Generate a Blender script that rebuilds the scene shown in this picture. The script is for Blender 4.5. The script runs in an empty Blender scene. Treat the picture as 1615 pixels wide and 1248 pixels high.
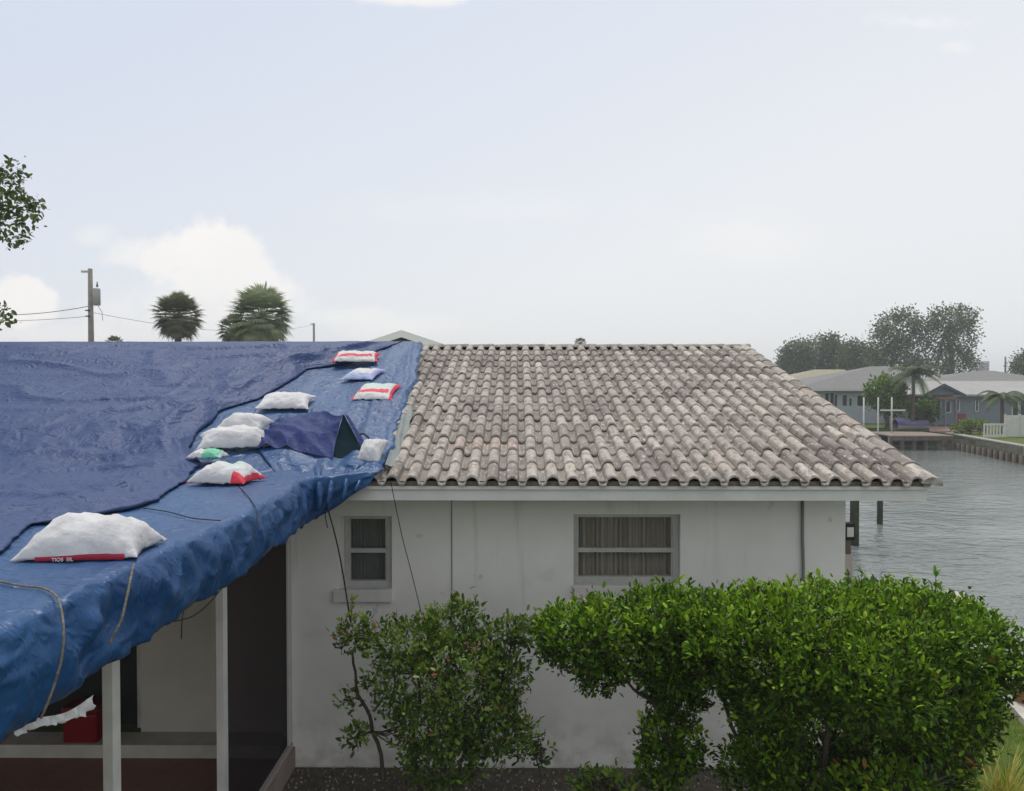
import bpy, bmesh, math, random
import numpy as np
from mathutils import Vector, Matrix, noise, Euler
R = math.radians
random.seed(7); rng = np.random.default_rng(11)
C = bpy.context.scene.collection

# ---------------------------------------------------------------- camera
F, CX, HY, CZ = 1200.0, 815.0, 600.0, 3.5
cam = bpy.data.cameras.new('camera'); cam.sensor_width = 36; cam.lens = F/1615*36
cam.clip_start = .05; cam.clip_end = 3000
co = bpy.data.objects.new('camera', cam); C.objects.link(co)
co.location = (0, 0, CZ)
co.rotation_euler = (R(90)-math.atan(24/F), 0, math.atan(7.5/F))
bpy.context.scene.camera = co
def W(px, py, d): return Vector(((px-CX)/F*d, d, CZ-(py-HY)/F*d))

# ---------------------------------------------------------------- sky + sun
SUN_EL, SUN_AZ = 62, -12          # azimuth measured from +y towards +x
scn = bpy.context.scene
scn.view_settings.view_transform = 'Standard'; scn.view_settings.look = 'None'
scn.view_settings.gamma = 1; scn.view_settings.exposure = 0
w = bpy.data.worlds.new('World'); scn.world = w; w.use_nodes = True
nt = w.node_tree; nt.nodes.clear()
def N(t, **k):
    n = nt.nodes.new(t)
    for a, b in k.items(): setattr(n, a, b)
    return n
def setin(sock, v):
    if hasattr(v, 'links') or isinstance(v, bpy.types.NodeSocket): nt.links.new(v, sock)
    else: sock.default_value = v
def M(op, a, b=0.0, c=0.0, clamp=False):
    n = N('ShaderNodeMath', operation=op, use_clamp=clamp)
    for i, v in enumerate((a, b, c)): setin(n.inputs[i], v)
    return n.outputs[0]
def SM(v, lo, hi, tlo=0.0, thi=1.0):
    n = N('ShaderNodeMapRange', interpolation_type='SMOOTHSTEP')
    setin(n.inputs[0], v); n.inputs[1].default_value = lo; n.inputs[2].default_value = hi
    n.inputs[3].default_value = tlo; n.inputs[4].default_value = thi
    return n.outputs[0]
def MIX(f, a, b):
    n = N('ShaderNodeMix', data_type='RGBA')
    setin(n.inputs[0], f); setin(n.inputs[6], a); setin(n.inputs[7], b)
    return n.outputs[2]
tc = N('ShaderNodeTexCoord'); sep = N('ShaderNodeSeparateXYZ'); nt.links.new(tc.outputs['Generated'], sep.inputs[0])
X, Y, Z = sep.outputs
sky = N('ShaderNodeTexSky', sky_type='NISHITA'); sky.sun_disc = False
sky.sun_elevation = R(SUN_EL); sky.sun_rotation = R(SUN_AZ); sky.dust_density = 3; sky.air_density = 1; sky.altitude = 0
t = M('ADD', M('ADD', 1.20, M('MULTIPLY', X, .85)), M('MULTIPLY', M('ABSOLUTE', Z), -2.2), clamp=True)
t = M('MAXIMUM', t, M('MAXIMUM', SM(Z, .42, .7, 0, .85), SM(Y, .45, 0, 0, .9)))
haze = MIX(t, (7.15, 7.8, 9.0, 1), (9.1, 9.3, 9.5, 1))
yb = SM(Y, -.5, .45, 1.0, 1.0)
sc_ = N('ShaderNodeVectorMath', operation='SCALE'); nt.links.new(haze, sc_.inputs[0]); nt.links.new(yb, sc_.inputs[3])
base = MIX(.88, sky.outputs[0], sc_.outputs[0])
ysafe = M('MAXIMUM', Y, .08)
U = M('DIVIDE', X, ysafe); V = M('DIVIDE', Z, ysafe)
comb = N('ShaderNodeCombineXYZ'); nt.links.new(U, comb.inputs[0]); nt.links.new(V, comb.inputs[1])
def sky_noise(scale, detail, rough=.6):
    n = N('ShaderNodeTexNoise'); nt.links.new(comb.outputs[0], n.inputs['Vector'])
    n.inputs['Scale'].default_value = scale; n.inputs['Detail'].default_value = detail; n.inputs['Roughness'].default_value = rough
    return M('SUBTRACT', n.outputs['Fac'], .5)
n1 = sky_noise(14, 7); n2 = sky_noise(3.5, 3, .5)
front = SM(Y, .1, .3)
def blob(cx, cy, rx, ry, soft, amt, k=1.7):
    du = M('DIVIDE', M('SUBTRACT', U, (cx-CX)/F), rx/F); dv = M('DIVIDE', M('SUBTRACT', V, (HY-cy)/F), ry/F)
    d = M('SQRT', M('ADD', M('MULTIPLY', du, du), M('MULTIPLY', dv, dv)))
    d = M('ADD', d, M('MULTIPLY', n1, k))
    return M('MULTIPLY', SM(d, 1, 1-soft), amt)
mask = None
for b in [(325,392,72,52,.5,1,2.2),(372,402,50,54,.5,1,2.0),(285,405,85,48,.6,.9,2.4),(215,400,70,34,.8,.65,2.2),(150,372,46,26,.9,.4,2.2),(390,450,85,60,.5,.9,1.8),(330,440,110,55,.5,.9,1.8),
          (300,490,230,70,.9,.75),(35,480,85,50,.45,.95),(655,-2,122,24,.55,.95,.9),(555,500,110,26,.9,.55),(110,530,260,40,.9,.6),(620,515,160,30,.9,.5),
          (1440,42,85,24,.95,.55,2.6),(1492,80,34,16,.95,.4,2.6),(1190,385,260,70,1,.35,.8),(760,330,330,40,1,.22,1.5)]:
    m = blob(*b)
    mask = m if mask is None else M('MAXIMUM', mask, m)
mask = M('MULTIPLY', mask, front)
cl_col = MIX(SM(n2, -.25, .2), (9.0, 8.85, 8.85, 1), (10, 9.8, 9.55, 1))
full = MIX(mask, base, cl_col)
full = MIX(SM(Z, 0, -.08), full, (2.2, 2.3, 2.3, 1))
bg = N('ShaderNodeBackground'); bg.inputs[1].default_value = .1
nt.links.new(full, bg.inputs[0]); o_ = N('ShaderNodeOutputWorld'); nt.links.new(bg.outputs[0], o_.inputs[0])
sl = bpy.data.lights.new('sun', 'SUN'); sl.energy = 2.3; sl.angle = R(14); sl.color = (1, .95, .88)
so = bpy.data.objects.new('sun', sl); C.objects.link(so)
sd = Vector((math.sin(R(SUN_AZ))*math.cos(R(SUN_EL)), math.cos(R(SUN_AZ))*math.cos(R(SUN_EL)), math.sin(R(SUN_EL))))
so.rotation_euler = sd.to_track_quat('Z', 'Y').to_euler(); so.location = (0, 0, 30)

# ---------------------------------------------------------------- helpers
def empty(name, loc=(0, 0, 0), label=None, cat=None, group=None):
    o = bpy.data.objects.new(name, None); C.objects.link(o); o.location = loc
    bpy.context.view_layer.update() if False else None
    if label: o['label'] = label
    if cat: o['category'] = cat
    if group: o['group'] = group
    return o
def tag(o, label=None, cat=None, group=None, kind=None):
    if label: o['label'] = label
    if cat: o['category'] = cat
    if group: o['group'] = group
    if kind: o['kind'] = kind
    return o
def link(name, me, mat, parent=None, smooth=False):
    """geometry is given in world coordinates; parents are unrotated empties / meshes"""
    if mat is not None:
        for m in (mat if isinstance(mat, (list, tuple)) else [mat]): me.materials.append(m)
    if smooth: me.polygons.foreach_set('use_smooth', [True]*len(me.polygons))
    o = bpy.data.objects.new(name, me); C.objects.link(o)
    if parent is not None:
        o.parent = parent
        p = Vector(parent.location) if parent.parent is None else Vector()
        o.matrix_parent_inverse = Matrix.Translation(-p)
    return o
class MB:
    def __init__(s): s.v = []; s.f = []; s.mi = []; s.tone = None
    def add(s, vs, fs, mi=0):
        b = len(s.v); s.v.extend([tuple(v) for v in vs]); s.f.extend([tuple(i+b for i in f) for f in fs]); s.mi.extend([mi]*len(fs)); return s
    def box(s, x0, x1, y0, y1, z0, z1, mi=0):
        vs = [(x, y, z) for x in (x0, x1) for y in (y0, y1) for z in (z0, z1)]
        return s.add(vs, [(0,1,3,2),(4,6,7,5),(0,4,5,1),(2,3,7,6),(0,2,6,4),(1,5,7,3)], mi)
    def tube(s, pts, r, n=6, r2=None, mi=0):
        pts = [Vector(p) for p in pts]; vs = []; k = len(pts)
        for i, p in enumerate(pts):
            d = (pts[min(i+1, k-1)]-pts[max(i-1, 0)]).normalized()
            a = d.cross(Vector((0, 0, 1)) if abs(d.z) < .9 else Vector((1, 0, 0))).normalized(); b = d.cross(a)
            rr = r if r2 is None else r+(r2-r)*i/(k-1)
            vs += [p+a*rr*math.cos(2*math.pi*j/n)+b*rr*math.sin(2*math.pi*j/n) for j in range(n)]
        fs = [(i*n+j, i*n+(j+1) % n, (i+1)*n+(j+1) % n, (i+1)*n+j) for i in range(k-1) for j in range(n)]
        fs += [tuple(range(n)), tuple(range((k-1)*n, k*n))[::-1]]
        return s.add(vs, fs, mi)
    def grid(s, P, mi=0):   # P: rows x cols x 3
        n, m = len(P), len(P[0]); vs = [p for row in P for p in row]
        return s.add(vs, [(i*m+j, i*m+j+1, (i+1)*m+j+1, (i+1)*m+j) for i in range(n-1) for j in range(m-1)], mi)
    def prism(s, poly, z0, z1, mi=0):
        n = len(poly)
        vs = [(x, y, z0) for x, y in poly]+[(x, y, z1) for x, y in poly]
        return s.add(vs, [tuple(range(n))[::-1], tuple(range(n, 2*n))]+[(i, (i+1) % n, n+(i+1) % n, n+i) for i in range(n)], mi)
    def lathe(s, c, prof, n=20, mi=0):
        c = Vector(c); vs = [c+Vector((r*math.cos(2*math.pi*j/n), r*math.sin(2*math.pi*j/n), z)) for r, z in prof for j in range(n)]
        k = len(prof)
        fs = [(i*n+j, i*n+(j+1) % n, (i+1)*n+(j+1) % n, (i+1)*n+j) for i in range(k-1) for j in range(n)]
        fs += [tuple(range(n))[::-1], tuple(range((k-1)*n, k*n))]
        return s.add(vs, fs, mi)
    def build(s, name, mat, parent=None, smooth=False, bevel=0):
        me = bpy.data.meshes.new(name); me.from_pydata(s.v, [], s.f); me.update()
        bm = bmesh.new(); bm.from_mesh(me); bmesh.ops.recalc_face_normals(bm, faces=bm.faces); bm.to_mesh(me); bm.free()
        me.polygons.foreach_set('material_index', s.mi)
        o = link(name, me, mat, parent, smooth)
        if bevel:
            b = o.modifiers.new('bevel', 'BEVEL'); b.width = bevel; b.segments = 2; b.limit_method = 'ANGLE'
        return o
def pyr(v, s=1.0, o=4):
    a = 0; k = 1.0; q = Vector(v)*s
    for _ in range(o): a += noise.noise(q)*k; k *= .5; q = q*2.03+Vector((3.1, 1.7, 9.2))
    return a

# ---------------------------------------------------------------- materials
MATS = {}
def mat(name, col=(.5,.5,.5), rough=.8, spec=.3, col2=None, scale=3, detail=6, bump=0, bscale=40, stretch=(1,1,1), metallic=0,
        ramp=(.35,.65), col3=None, s3=.6, r3=(.55,.7), bdetail=4, bdist=.02, coord='Object', trans=0):
    m = bpy.data.materials.new(name); m.use_nodes = True; n_ = m.node_tree; P = n_.nodes['Principled BSDF']
    P.inputs['Roughness'].default_value = rough; P.inputs['Specular IOR Level'].default_value = spec
    P.inputs['Metallic'].default_value = metallic; P.inputs['Base Color'].default_value = (*col, 1)
    t_ = n_.nodes.new('ShaderNodeTexCoord'); mp = n_.nodes.new('ShaderNodeMapping'); mp.inputs['Scale'].default_value = stretch
    n_.links.new(t_.outputs[coord], mp.inputs[0])
    def ns(sc, dt, lo, hi, off=0):
        q = n_.nodes.new('ShaderNodeTexNoise'); q.inputs['Scale'].default_value = sc; q.inputs['Detail'].default_value = dt; q.inputs['Roughness'].default_value = .6
        q.noise_dimensions = '4D'; q.inputs['W'].default_value = off
        n_.links.new(mp.outputs[0], q.inputs['Vector'])
        r = n_.nodes.new('ShaderNodeMapRange'); r.inputs[1].default_value = lo; r.inputs[2].default_value = hi
        n_.links.new(q.outputs['Fac'], r.inputs[0]); return r.outputs[0]
    cur = None
    def mx(f, a, b):
        q = n_.nodes.new('ShaderNodeMix'); q.data_type = 'RGBA'
        for s_, v in ((q.inputs[0], f), (q.inputs[6], a), (q.inputs[7], b)):
            if isinstance(v, bpy.types.NodeSocket): n_.links.new(v, s_)
            elif isinstance(v, float): s_.default_value = v
            else: s_.default_value = (*v, 1)
        return q.outputs[2]
    if col2 is not None: cur = mx(ns(scale, detail, *ramp), col, col2)
    if col3 is not None: cur = mx(ns(s3, 5, *r3, off=5.3), cur if cur is not None else col, col3)
    if cur is not None: n_.links.new(cur, P.inputs['Base Color'])
    if bump:
        q = n_.nodes.new('ShaderNodeTexNoise'); q.inputs['Scale'].default_value = bscale; q.inputs['Detail'].default_value = bdetail
        n_.links.new(mp.outputs[0], q.inputs['Vector'])
        b = n_.nodes.new('ShaderNodeBump'); b.inputs['Strength'].default_value = bump; b.inputs['Distance'].default_value = bdist
        n_.links.new(q.outputs['Fac'], b.inputs['Height']); n_.links.new(b.outputs[0], P.inputs['Normal'])
    m['_'] = 1; MATS[name] = m
    return m
def tone_mat(name, cols, rough=.5, spec=.4, trans=.25, bump=0, bscale=30):
    """base colour from a per-leaf 'tone' attribute through a ramp (shrub tones include painted top light, tile tones painted channel shade)"""
    m = bpy.data.materials.new(name); m.use_nodes = True; n_ = m.node_tree; P = n_.nodes['Principled BSDF']
    a = n_.nodes.new('ShaderNodeAttribute'); a.attribute_name = 'tone'
    r = n_.nodes.new('ShaderNodeValToRGB'); e = r.color_ramp.elements
    while len(e) < len(cols): e.new(.5)
    for i, (p, c) in enumerate(cols): e[i].position = p; e[i].color = (*c, 1)
    n_.links.new(a.outputs['Fac'], r.inputs[0]); n_.links.new(r.outputs[0], P.inputs['Base Color'])
    P.inputs['Roughness'].default_value = rough; P.inputs['Specular IOR Level'].default_value = spec
    if trans:
        t_ = n_.nodes.new('ShaderNodeBsdfTranslucent'); n_.links.new(r.outputs[0], t_.inputs[0])
        x = n_.nodes.new('ShaderNodeMixShader'); x.inputs[0].default_value = trans
        n_.links.new(P.outputs[0], x.inputs[1]); n_.links.new(t_.outputs[0], x.inputs[2])
        n_.links.new(x.outputs[0], n_.nodes['Material Output'].inputs[0])
    return m
wall_m = mat('painted_stucco', (.84,.825,.79), .9, .15, (.78,.765,.73), 2.2, 6, .25, 90, col3=(.64,.595,.54), s3=1.3, r3=(.60,.78), bdist=.006)
def grime(m):
    n_ = m.node_tree; P = n_.nodes['Principled BSDF']; src = P.inputs['Base Color'].links[0].from_socket
    g_ = n_.nodes.new('ShaderNodeNewGeometry'); s_ = n_.nodes.new('ShaderNodeSeparateXYZ'); n_.links.new(g_.outputs['Position'], s_.inputs[0])
    def mr(v, a, b, c=0, d=1):
        q = n_.nodes.new('ShaderNodeMapRange'); q.interpolation_type = 'SMOOTHSTEP'; n_.links.new(v, q.inputs[0])
        for i, x in enumerate((a, b, c, d)): q.inputs[i+1].default_value = x
        return q.outputs[0]
    def nz(scale, sv, lo, hi):
        mp = n_.nodes.new('ShaderNodeMapping'); mp.inputs['Scale'].default_value = sv; n_.links.new(g_.outputs['Position'], mp.inputs[0])
        q = n_.nodes.new('ShaderNodeTexNoise'); q.inputs['Scale'].default_value = scale; q.inputs['Detail'].default_value = 6; n_.links.new(mp.outputs[0], q.inputs['Vector']); return mr(q.outputs['Fac'], lo, hi)
    def mul(a, b):
        q = n_.nodes.new('ShaderNodeMath'); q.operation = 'MULTIPLY'; n_.links.new(a, q.inputs[0])
        if isinstance(b, float): q.inputs[1].default_value = b
        else: n_.links.new(b, q.inputs[1])
        return q.outputs[0]
    def mx(f, a, c):
        q = n_.nodes.new('ShaderNodeMix'); q.data_type = 'RGBA'; n_.links.new(f, q.inputs[0]); n_.links.new(a, q.inputs[6]); q.inputs[7].default_value = (*c, 1); return q.outputs[2]
    splash = mul(mr(s_.outputs[2], .75, .0), nz(5, (1,1,1.2), .38, .66)); src = mx(mul(splash, .42), src, (.33,.27,.22))
    streak = mul(nz(7, (1,1,.07), .56, .72), nz(1.1, (1,1,1), .45, .6)); src = mx(mul(streak, .35), src, (.42,.42,.37))
    spot = nz(6, (1,1,1), .68, .74); src = mx(mul(spot, .4), src, (.4,.38,.35))
    n_.links.new(src, P.inputs['Base Color'])
grime(wall_m)
trim_m = mat('painted_trim', (.66,.66,.64), .6, .3, (.57,.57,.55), 4, 6, col3=(.36,.35,.31), s3=9, r3=(.68,.8))
alu_m = mat('weathered_aluminium', (.52,.52,.50), .5, .3, (.43,.43,.41), 8, 4)
white_m = mat('white_paint', (.6,.6,.58), .5, .3, (.5,.5,.48), 5, 4)
sill_m = mat('sill_paint', (.72,.70,.68), .8, .2, (.6,.57,.55), 7, 5)
dark_m = mat('dark_interior', (.02,.02,.02), .9, .1)
wood_m = mat('weathered_wood', (.16,.13,.11), .9, .1, (.09,.075,.06), 6, 5, stretch=(1,1,.2))
floor_m = mat('porch_floor', (.3,.16,.13), .7, .2, (.24,.13,.11), 5, 5)
rope_m = mat('dark_rope', (.03,.03,.03), .9, .1)
rope2_m = mat('tan_rope', (.22,.2,.16), .9, .1, (.1,.09,.07), 60, 2)
concrete_m = mat('concrete', (.36,.35,.32), .9, .1, (.26,.25,.23), 3, 6, .2, 30)
white_plastic = mat('white_plastic', (.75,.76,.78), .45, .4, (.66,.67,.7), 5, 5, .35, 22, bdist=.01)
glass_m = mat('window_glass', (.035,.037,.038), .12, .35)
def glassy(name, tint, fac):
    m = bpy.data.materials.new(name); m.use_nodes = True; n_ = m.node_tree; n_.nodes.clear()
    o = n_.nodes.new('ShaderNodeOutputMaterial'); t_ = n_.nodes.new('ShaderNodeBsdfTransparent'); t_.inputs[0].default_value = (*tint, 1)
    g = n_.nodes.new('ShaderNodeBsdfGlossy'); g.inputs['Roughness'].default_value = .08; g.inputs[0].default_value = (.8,.8,.8,1)
    x = n_.nodes.new('ShaderNodeMixShader'); x.inputs[0].default_value = fac
    n_.links.new(t_.outputs[0], x.inputs[1]); n_.links.new(g.outputs[0], x.inputs[2]); n_.links.new(x.outputs[0], o.inputs[0]); return m
pane_m = glassy('clear_pane', (.72,.74,.74), .045)
def screen_mat(name, col, keep):
    m = bpy.data.materials.new(name); m.use_nodes = True; n_ = m.node_tree; n_.nodes.clear()
    o = n_.nodes.new('ShaderNodeOutputMaterial'); t_ = n_.nodes.new('ShaderNodeBsdfTransparent')
    g = n_.nodes.new('ShaderNodeBsdfDiffuse'); g.inputs[0].default_value = (*col, 1)
    x = n_.nodes.new('ShaderNodeMixShader'); x.inputs[0].default_value = keep
    n_.links.new(t_.outputs[0], x.inputs[1]); n_.links.new(g.outputs[0], x.inputs[2]); n_.links.new(x.outputs[0], o.inputs[0]); return m
screen_m = screen_mat('insect_screen', (.03,.025,.026), .9)

# ---------------------------------------------------------------- terrain and water
land_m = mat('near_land_soil', (.15,.13,.105), .95, .1, (.09,.078,.064), 9, 8, .6, 45, bdist=.03)
lawn_m = mat('lawn_green', (.10,.145,.03), .95, .1, (.07,.10,.025), 3, 7, .5, 60, col3=(.16,.14,.06), s3=.8)
NEAR = [(-300,-60),(3.0,-60),(3.2,-1),(5.7,8.75),(7.25,12.3),(5.75,13.5),(5.9,24),(5,60),(-20,130),(-40,600),(-600,600),(-600,-60)]
g = MB().prism(NEAR, -2.5, 0).build('ground', lawn_m); tag(g, kind='structure')
bed = MB().prism([(-2.02,2),(3.15,2),(3.6,6.79),(-2.02,6.79)], -.1, .006).build('planting_bed_soil', land_m); tag(bed, kind='structure')
FAR = [(600,30),(60,36),(26.5,39.5),(28.3,50.4),(28.4,56),(14,57),(12,600),(600,600)]
g2 = MB().prism(FAR, -2.5, 0).build('far_ground', lawn_m); tag(g2, kind='structure')
wm = bpy.data.materials.new('canal_water'); wm.use_nodes = True; n_ = wm.node_tree; P = n_.nodes['Principled BSDF']
P.inputs['Base Color'].default_value = (.15,.17,.165,1); P.inputs['Roughness'].default_value = .1; P.inputs['IOR'].default_value = 1.33
tcw = n_.nodes.new('ShaderNodeTexCoord'); mw = n_.nodes.new('ShaderNodeMapping'); mw.inputs['Scale'].default_value = (1,1.5,1); mw.inputs['Rotation'].default_value = (0,0,R(20))
n_.links.new(tcw.outputs['Object'], mw.inputs[0]); prev = None
for sc, st, ds in ((1.3,.8,.13),(5,.75,.04)):
    q = n_.nodes.new('ShaderNodeTexNoise'); q.inputs['Scale'].default_value = sc; q.inputs['Detail'].default_value = 4; q.inputs['Distortion'].default_value = .4
    n_.links.new(mw.outputs[0], q.inputs['Vector']); b = n_.nodes.new('ShaderNodeBump'); b.inputs['Strength'].default_value = st; b.inputs['Distance'].default_value = ds
    n_.links.new(q.outputs['Fac'], b.inputs['Height'])
    if prev: n_.links.new(prev, b.inputs['Normal'])
    prev = b.outputs[0]
n_.links.new(prev, P.inputs['Normal'])
q = n_.nodes.new('ShaderNodeTexNoise'); q.inputs['Scale'].default_value = .12; q.inputs['Detail'].default_value = 4; n_.links.new(mw.outputs[0], q.inputs['Vector'])
b = n_.nodes.new('ShaderNodeMapRange'); b.inputs[1].default_value = .4; b.inputs[2].default_value = .62; b.inputs[3].default_value = .35; b.inputs[4].default_value = 1; n_.links.new(q.outputs['Fac'], b.inputs[0])
for bn in [x for x in n_.nodes if x.type == 'BUMP']:
    q = n_.nodes.new('ShaderNodeMath'); q.operation = 'MULTIPLY'; q.inputs[1].default_value = bn.inputs['Strength'].default_value*1.15; n_.links.new(b.outputs[0], q.inputs[0]); n_.links.new(q.outputs[0], bn.inputs['Strength'])
wt = MB().add([(-600,-60,-.9),(600,-60,-.9),(600,600,-.9),(-600,600,-.9)], [(0,1,2,3)]).build('water', wm); tag(wt, kind='structure')
sw = MB()
def strip(mb, pts, wd, z0, z1, side=1):
    for a, b in zip(pts, pts[1:]):
        a = Vector(a); b = Vector(b); d = (b-a).normalized(); nn = Vector((-d.y, d.x))*wd*side
        mb.prism([tuple(a-d*.0), tuple(b), tuple(b+nn), tuple(a+nn)], z0, z1)
strip(sw, [(3.2,-1),(5.7,8.75)], .28, -.08, .07); strip(sw, [(5.7,8.76),(7.25,12.3)], .28, -.08, .068); 
swo = empty('seawall', (5.7,8.75,0), 'pale concrete seawall cap running along the lawn behind the green hedge', 'seawall')
sw.build('cap', mat('pale_cap', (.55,.54,.5), .9, .1, (.4,.38,.35), 4, 5), swo)

# ---------------------------------------------------------------- roof surface
EAVE_Y, RIDGE_Y = 6.2, 11.4
SL = .257
def zs(y): return 2.6475+(y-EAVE_Y)*SL if y <= RIDGE_Y else 2.6475+(RIDGE_Y-EAVE_Y)*SL-(y-RIDGE_Y)*SL
WALL_Y, XL, XR = 6.8, -2.03, 2.94
# house
H = empty('house', (0.5, WALL_Y, 0), 'white single storey house with grey tile roof and tarp covered screened porch on its left', 'house')
wb = MB()
win = [(-1.60,-1.122,1.619,2.282),(.51,1.465,1.66,2.299)]
xs = [XL, win[0][0], win[0][1], win[1][0], win[1][1], XR]
TOP = 2.62
y0, y1 = WALL_Y, WALL_Y+.2
for i in range(5):
    if i in (1, 3):
        _, _, z0, z1 = win[0] if i == 1 else win[1]
        wb.box(xs[i], xs[i+1], y0, y1, -.2, z0); wb.box(xs[i], xs[i+1], y0, y1, z1, TOP)
    else: wb.box(xs[i], xs[i+1], y0, y1, -.2, TOP)
wb.build('front_wall', wall_m, H)
wb = MB().box(XR-.2, XR-.002, y1, 15.8, -.2, TOP)
wb.add([(XR-.2,7.02,TOP),(XR-.2,15.78,TOP),(XR-.2,11.4,3.75),(XR-.002,7.02,TOP),(XR-.002,15.78,TOP),(XR-.002,11.4,3.75)], [(0,1,2),(3,5,4),(0,3,4,1),(1,4,5,2),(2,5,3,0)])
wb.box(-9, XR-.2, 15.8, 16, -.2, TOP)
wb.build('side_wall', wall_m, H)
# porch back wall with dark door opening
pw = MB().box(-3.4, XL-.002, WALL_Y+.004, WALL_Y+.2, .2, TOP).box(-3.4, -5.9, WALL_Y+.004, WALL_Y+.2, 2.3, TOP).box(-9, -5.9, WALL_Y+.004, WALL_Y+.2, .2, TOP)
pw.build('porch_wall', mat('porch_wall_paint', (.62,.58,.51), .9, .1, (.56,.53,.47), 3, 5), H)
sd_ = MB().box(-5.9, -3.4, 6.9, 6.93, .34, 2.3).build('sliding_door', glass_m, H)
for x in (-5.88, -4.65, -3.45): MB().box(x, x+.05, 6.84, 6.895, .34, 2.3).build('door_frame', alu_m, sd_)
MB().box(-9, XL-.03, 6.55, 6.795, .205, .32).build('threshold_step', mat('step_paint', (.6,.57,.5), .8, .2, (.5,.47,.42), 5, 5), H)
MB().box(-9, XL-.05, -2.4, 6.79, -.2, .2).build('porch_floor', floor_m, H)
MB().box(XL-.049, XL+.03, -2.4, 6.795, -.2, .192).build('porch_curb', mat('curb_concrete', (.34,.28,.25), .9, .1, (.24,.2,.18), 4, 5), H)
MB().box(-2.74, -2.10, 6.775, 6.80, .36, 2.15).build('door_panel', mat('door_panel_paint', (.64,.6,.53), .7, .2, (.6,.56,.5), 4, 4), H)
# porch posts + screens
for y in (3.78, 5.22, 6.72, 2.3, .8, -.7, -2.2):
    d = .075; 
    MB().box(XL-.055, XL, y, y+d, .2, 2.44).build('porch_post', white_m, H, bevel=.004)
MB().box(XL-.04, XL+.012, 5.3, 6.79, .195, .235).box(XL-.04, XL+.012, -2.3, 5.22, .195, .235).build('screen_track', mat('track_paint', (.4,.36,.33), .7, .2), H)
MB().add([(XL-.02,5.295,.235),(XL-.02,6.72,.235),(XL-.02,6.72,2.44),(XL-.02,5.295,2.44)], [(0,1,2,3)]).build('screen', screen_m, H)
MB().box(XL-.1, XL+.05, -2.3, 6.5, 2.44, 2.52).build('porch_beam', white_m, H)
MB().box(-9, -1.64, -2.4, 6.17, 2.521, 2.67).build('porch_roof_slab', wood_m, H)
# windows
def window(i, rail):
    x0, x1, z0, z1 = win[i]
    f = .034
    wo = MB(); yf = WALL_Y+.05; yb_ = yf+.07
    if i == 0: a0, a1 = x0+.045, x1-.001
    else: a0, a1 = x0+.001, x1-.001
    b0, b1 = z0+.002, z1-.002
    wo.box(a0, a0+f, yf, yb_, b0, b1).box(a1-f-.02, a1, yf, yb_, b0, b1).box(a0+f, a1-f-.02, yf+.002, yb_-.002, b1-f, b1).box(a0+f, a1-f-.02, yf+.002, yb_-.002, b0, b0+f+.03)
    W_ = wo.build('window', alu_m, H, bevel=.003)
    if i == 0: MB().box(x0+.001, a0-.001, WALL_Y+.02, WALL_Y+.12, z0+.007, z1-.001).build('jamb', sill_m, W_)
    MB().box(a0+f, a1-f-.02, yf-.006, yf+.03, rail-.018, rail+.022).build('meeting_rail', alu_m, W_, bevel=.002)
    for (c0, c1) in ((b0+f+.03, rail-.018), (rail+.022, b1-f)):
        for (p0, p1, q0, q1) in ((a0+f, a0+f+.014, c0, c1), (a1-f-.034, a1-f-.02, c0, c1)): MB().box(p0, p1, yf+.012, yf+.045, q0, q1).build('sash', alu_m, W_)
    MB().add([(a0+f, yf+.05, b0), (a1-f, yf+.05, b0), (a1-f, yf+.05, b1), (a0+f, yf+.05, b1)], [(0,1,2,3)]).build('pane', pane_m, W_)
    rows = []; n = 240
    for z in (b0-.02, b1+.02):
        rows.append([(a0-.05+(a1-a0+.1)*k/n, yf+.115+(.018*math.sin(k*.55+2*math.sin(k*.11))+.006*math.sin(k*1.3))*(1 if i else .2), z) for k in range(n+1)])
    MB().grid(rows).build('curtain', curtain_m if i else curtain_d, W_)
    sx0, sx1 = (x0-.045, x1+.0) if i == 0 else (x0-.01, x1+.01)
    MB().box(sx0, sx1, WALL_Y-.045, WALL_Y+.049, z0-.105, z0+.006).build('sill', sill_m, W_, bevel=.006)
    MB().box(a0, a1, yb_+.2, yb_+.22, b0-.1, b1+.1).build('dark_room', dark_m, W_)
curtain_m = mat('brown_curtain', (.68,.61,.54), .95, .05, (.56,.5,.44), 20, 3, stretch=(1,1,.05))
curtain_d = mat('grey_curtain', (.26,.26,.26), .95, .05, (.22,.22,.22), 10, 3)
window(0, 1.958); window(1, 1.965)
# fascia, soffit
FX0, FX1 = -1.66, 3.36
MB().box(FX0, FX1, EAVE_Y+.04, EAVE_Y+.065, 2.512, 2.605).build('fascia', trim_m, H)
MB().box(FX0, FX1+.01, EAVE_Y+.018, EAVE_Y+.062, 2.6055, 2.632).build('drip_edge', trim_m, H)
MB().box(FX0, FX1, EAVE_Y+.022, EAVE_Y+.055, 2.6325, 2.672).build('eave_closure', mat('mortar', (.2,.175,.15), .95, .05, (.1,.088,.075), 22, 5, .5, 40), H)
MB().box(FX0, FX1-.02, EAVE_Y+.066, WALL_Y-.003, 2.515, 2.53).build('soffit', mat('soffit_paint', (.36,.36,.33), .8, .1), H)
rk = MB()
for a, b in ((EAVE_Y+.07, RIDGE_Y), (RIDGE_Y, 16.6)):
    rk.add([(x, y, zs(y)+dz) for x in (FX1-.02, FX1+.005) for y in (a, b) for dz in (-.12, -.008)], [(0,1,3,2),(4,6,7,5),(0,4,5,1),(2,3,7,6),(0,2,6,4),(1,5,7,3)])
rk.build('rake_board', trim_m, H)
deck = MB()
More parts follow.
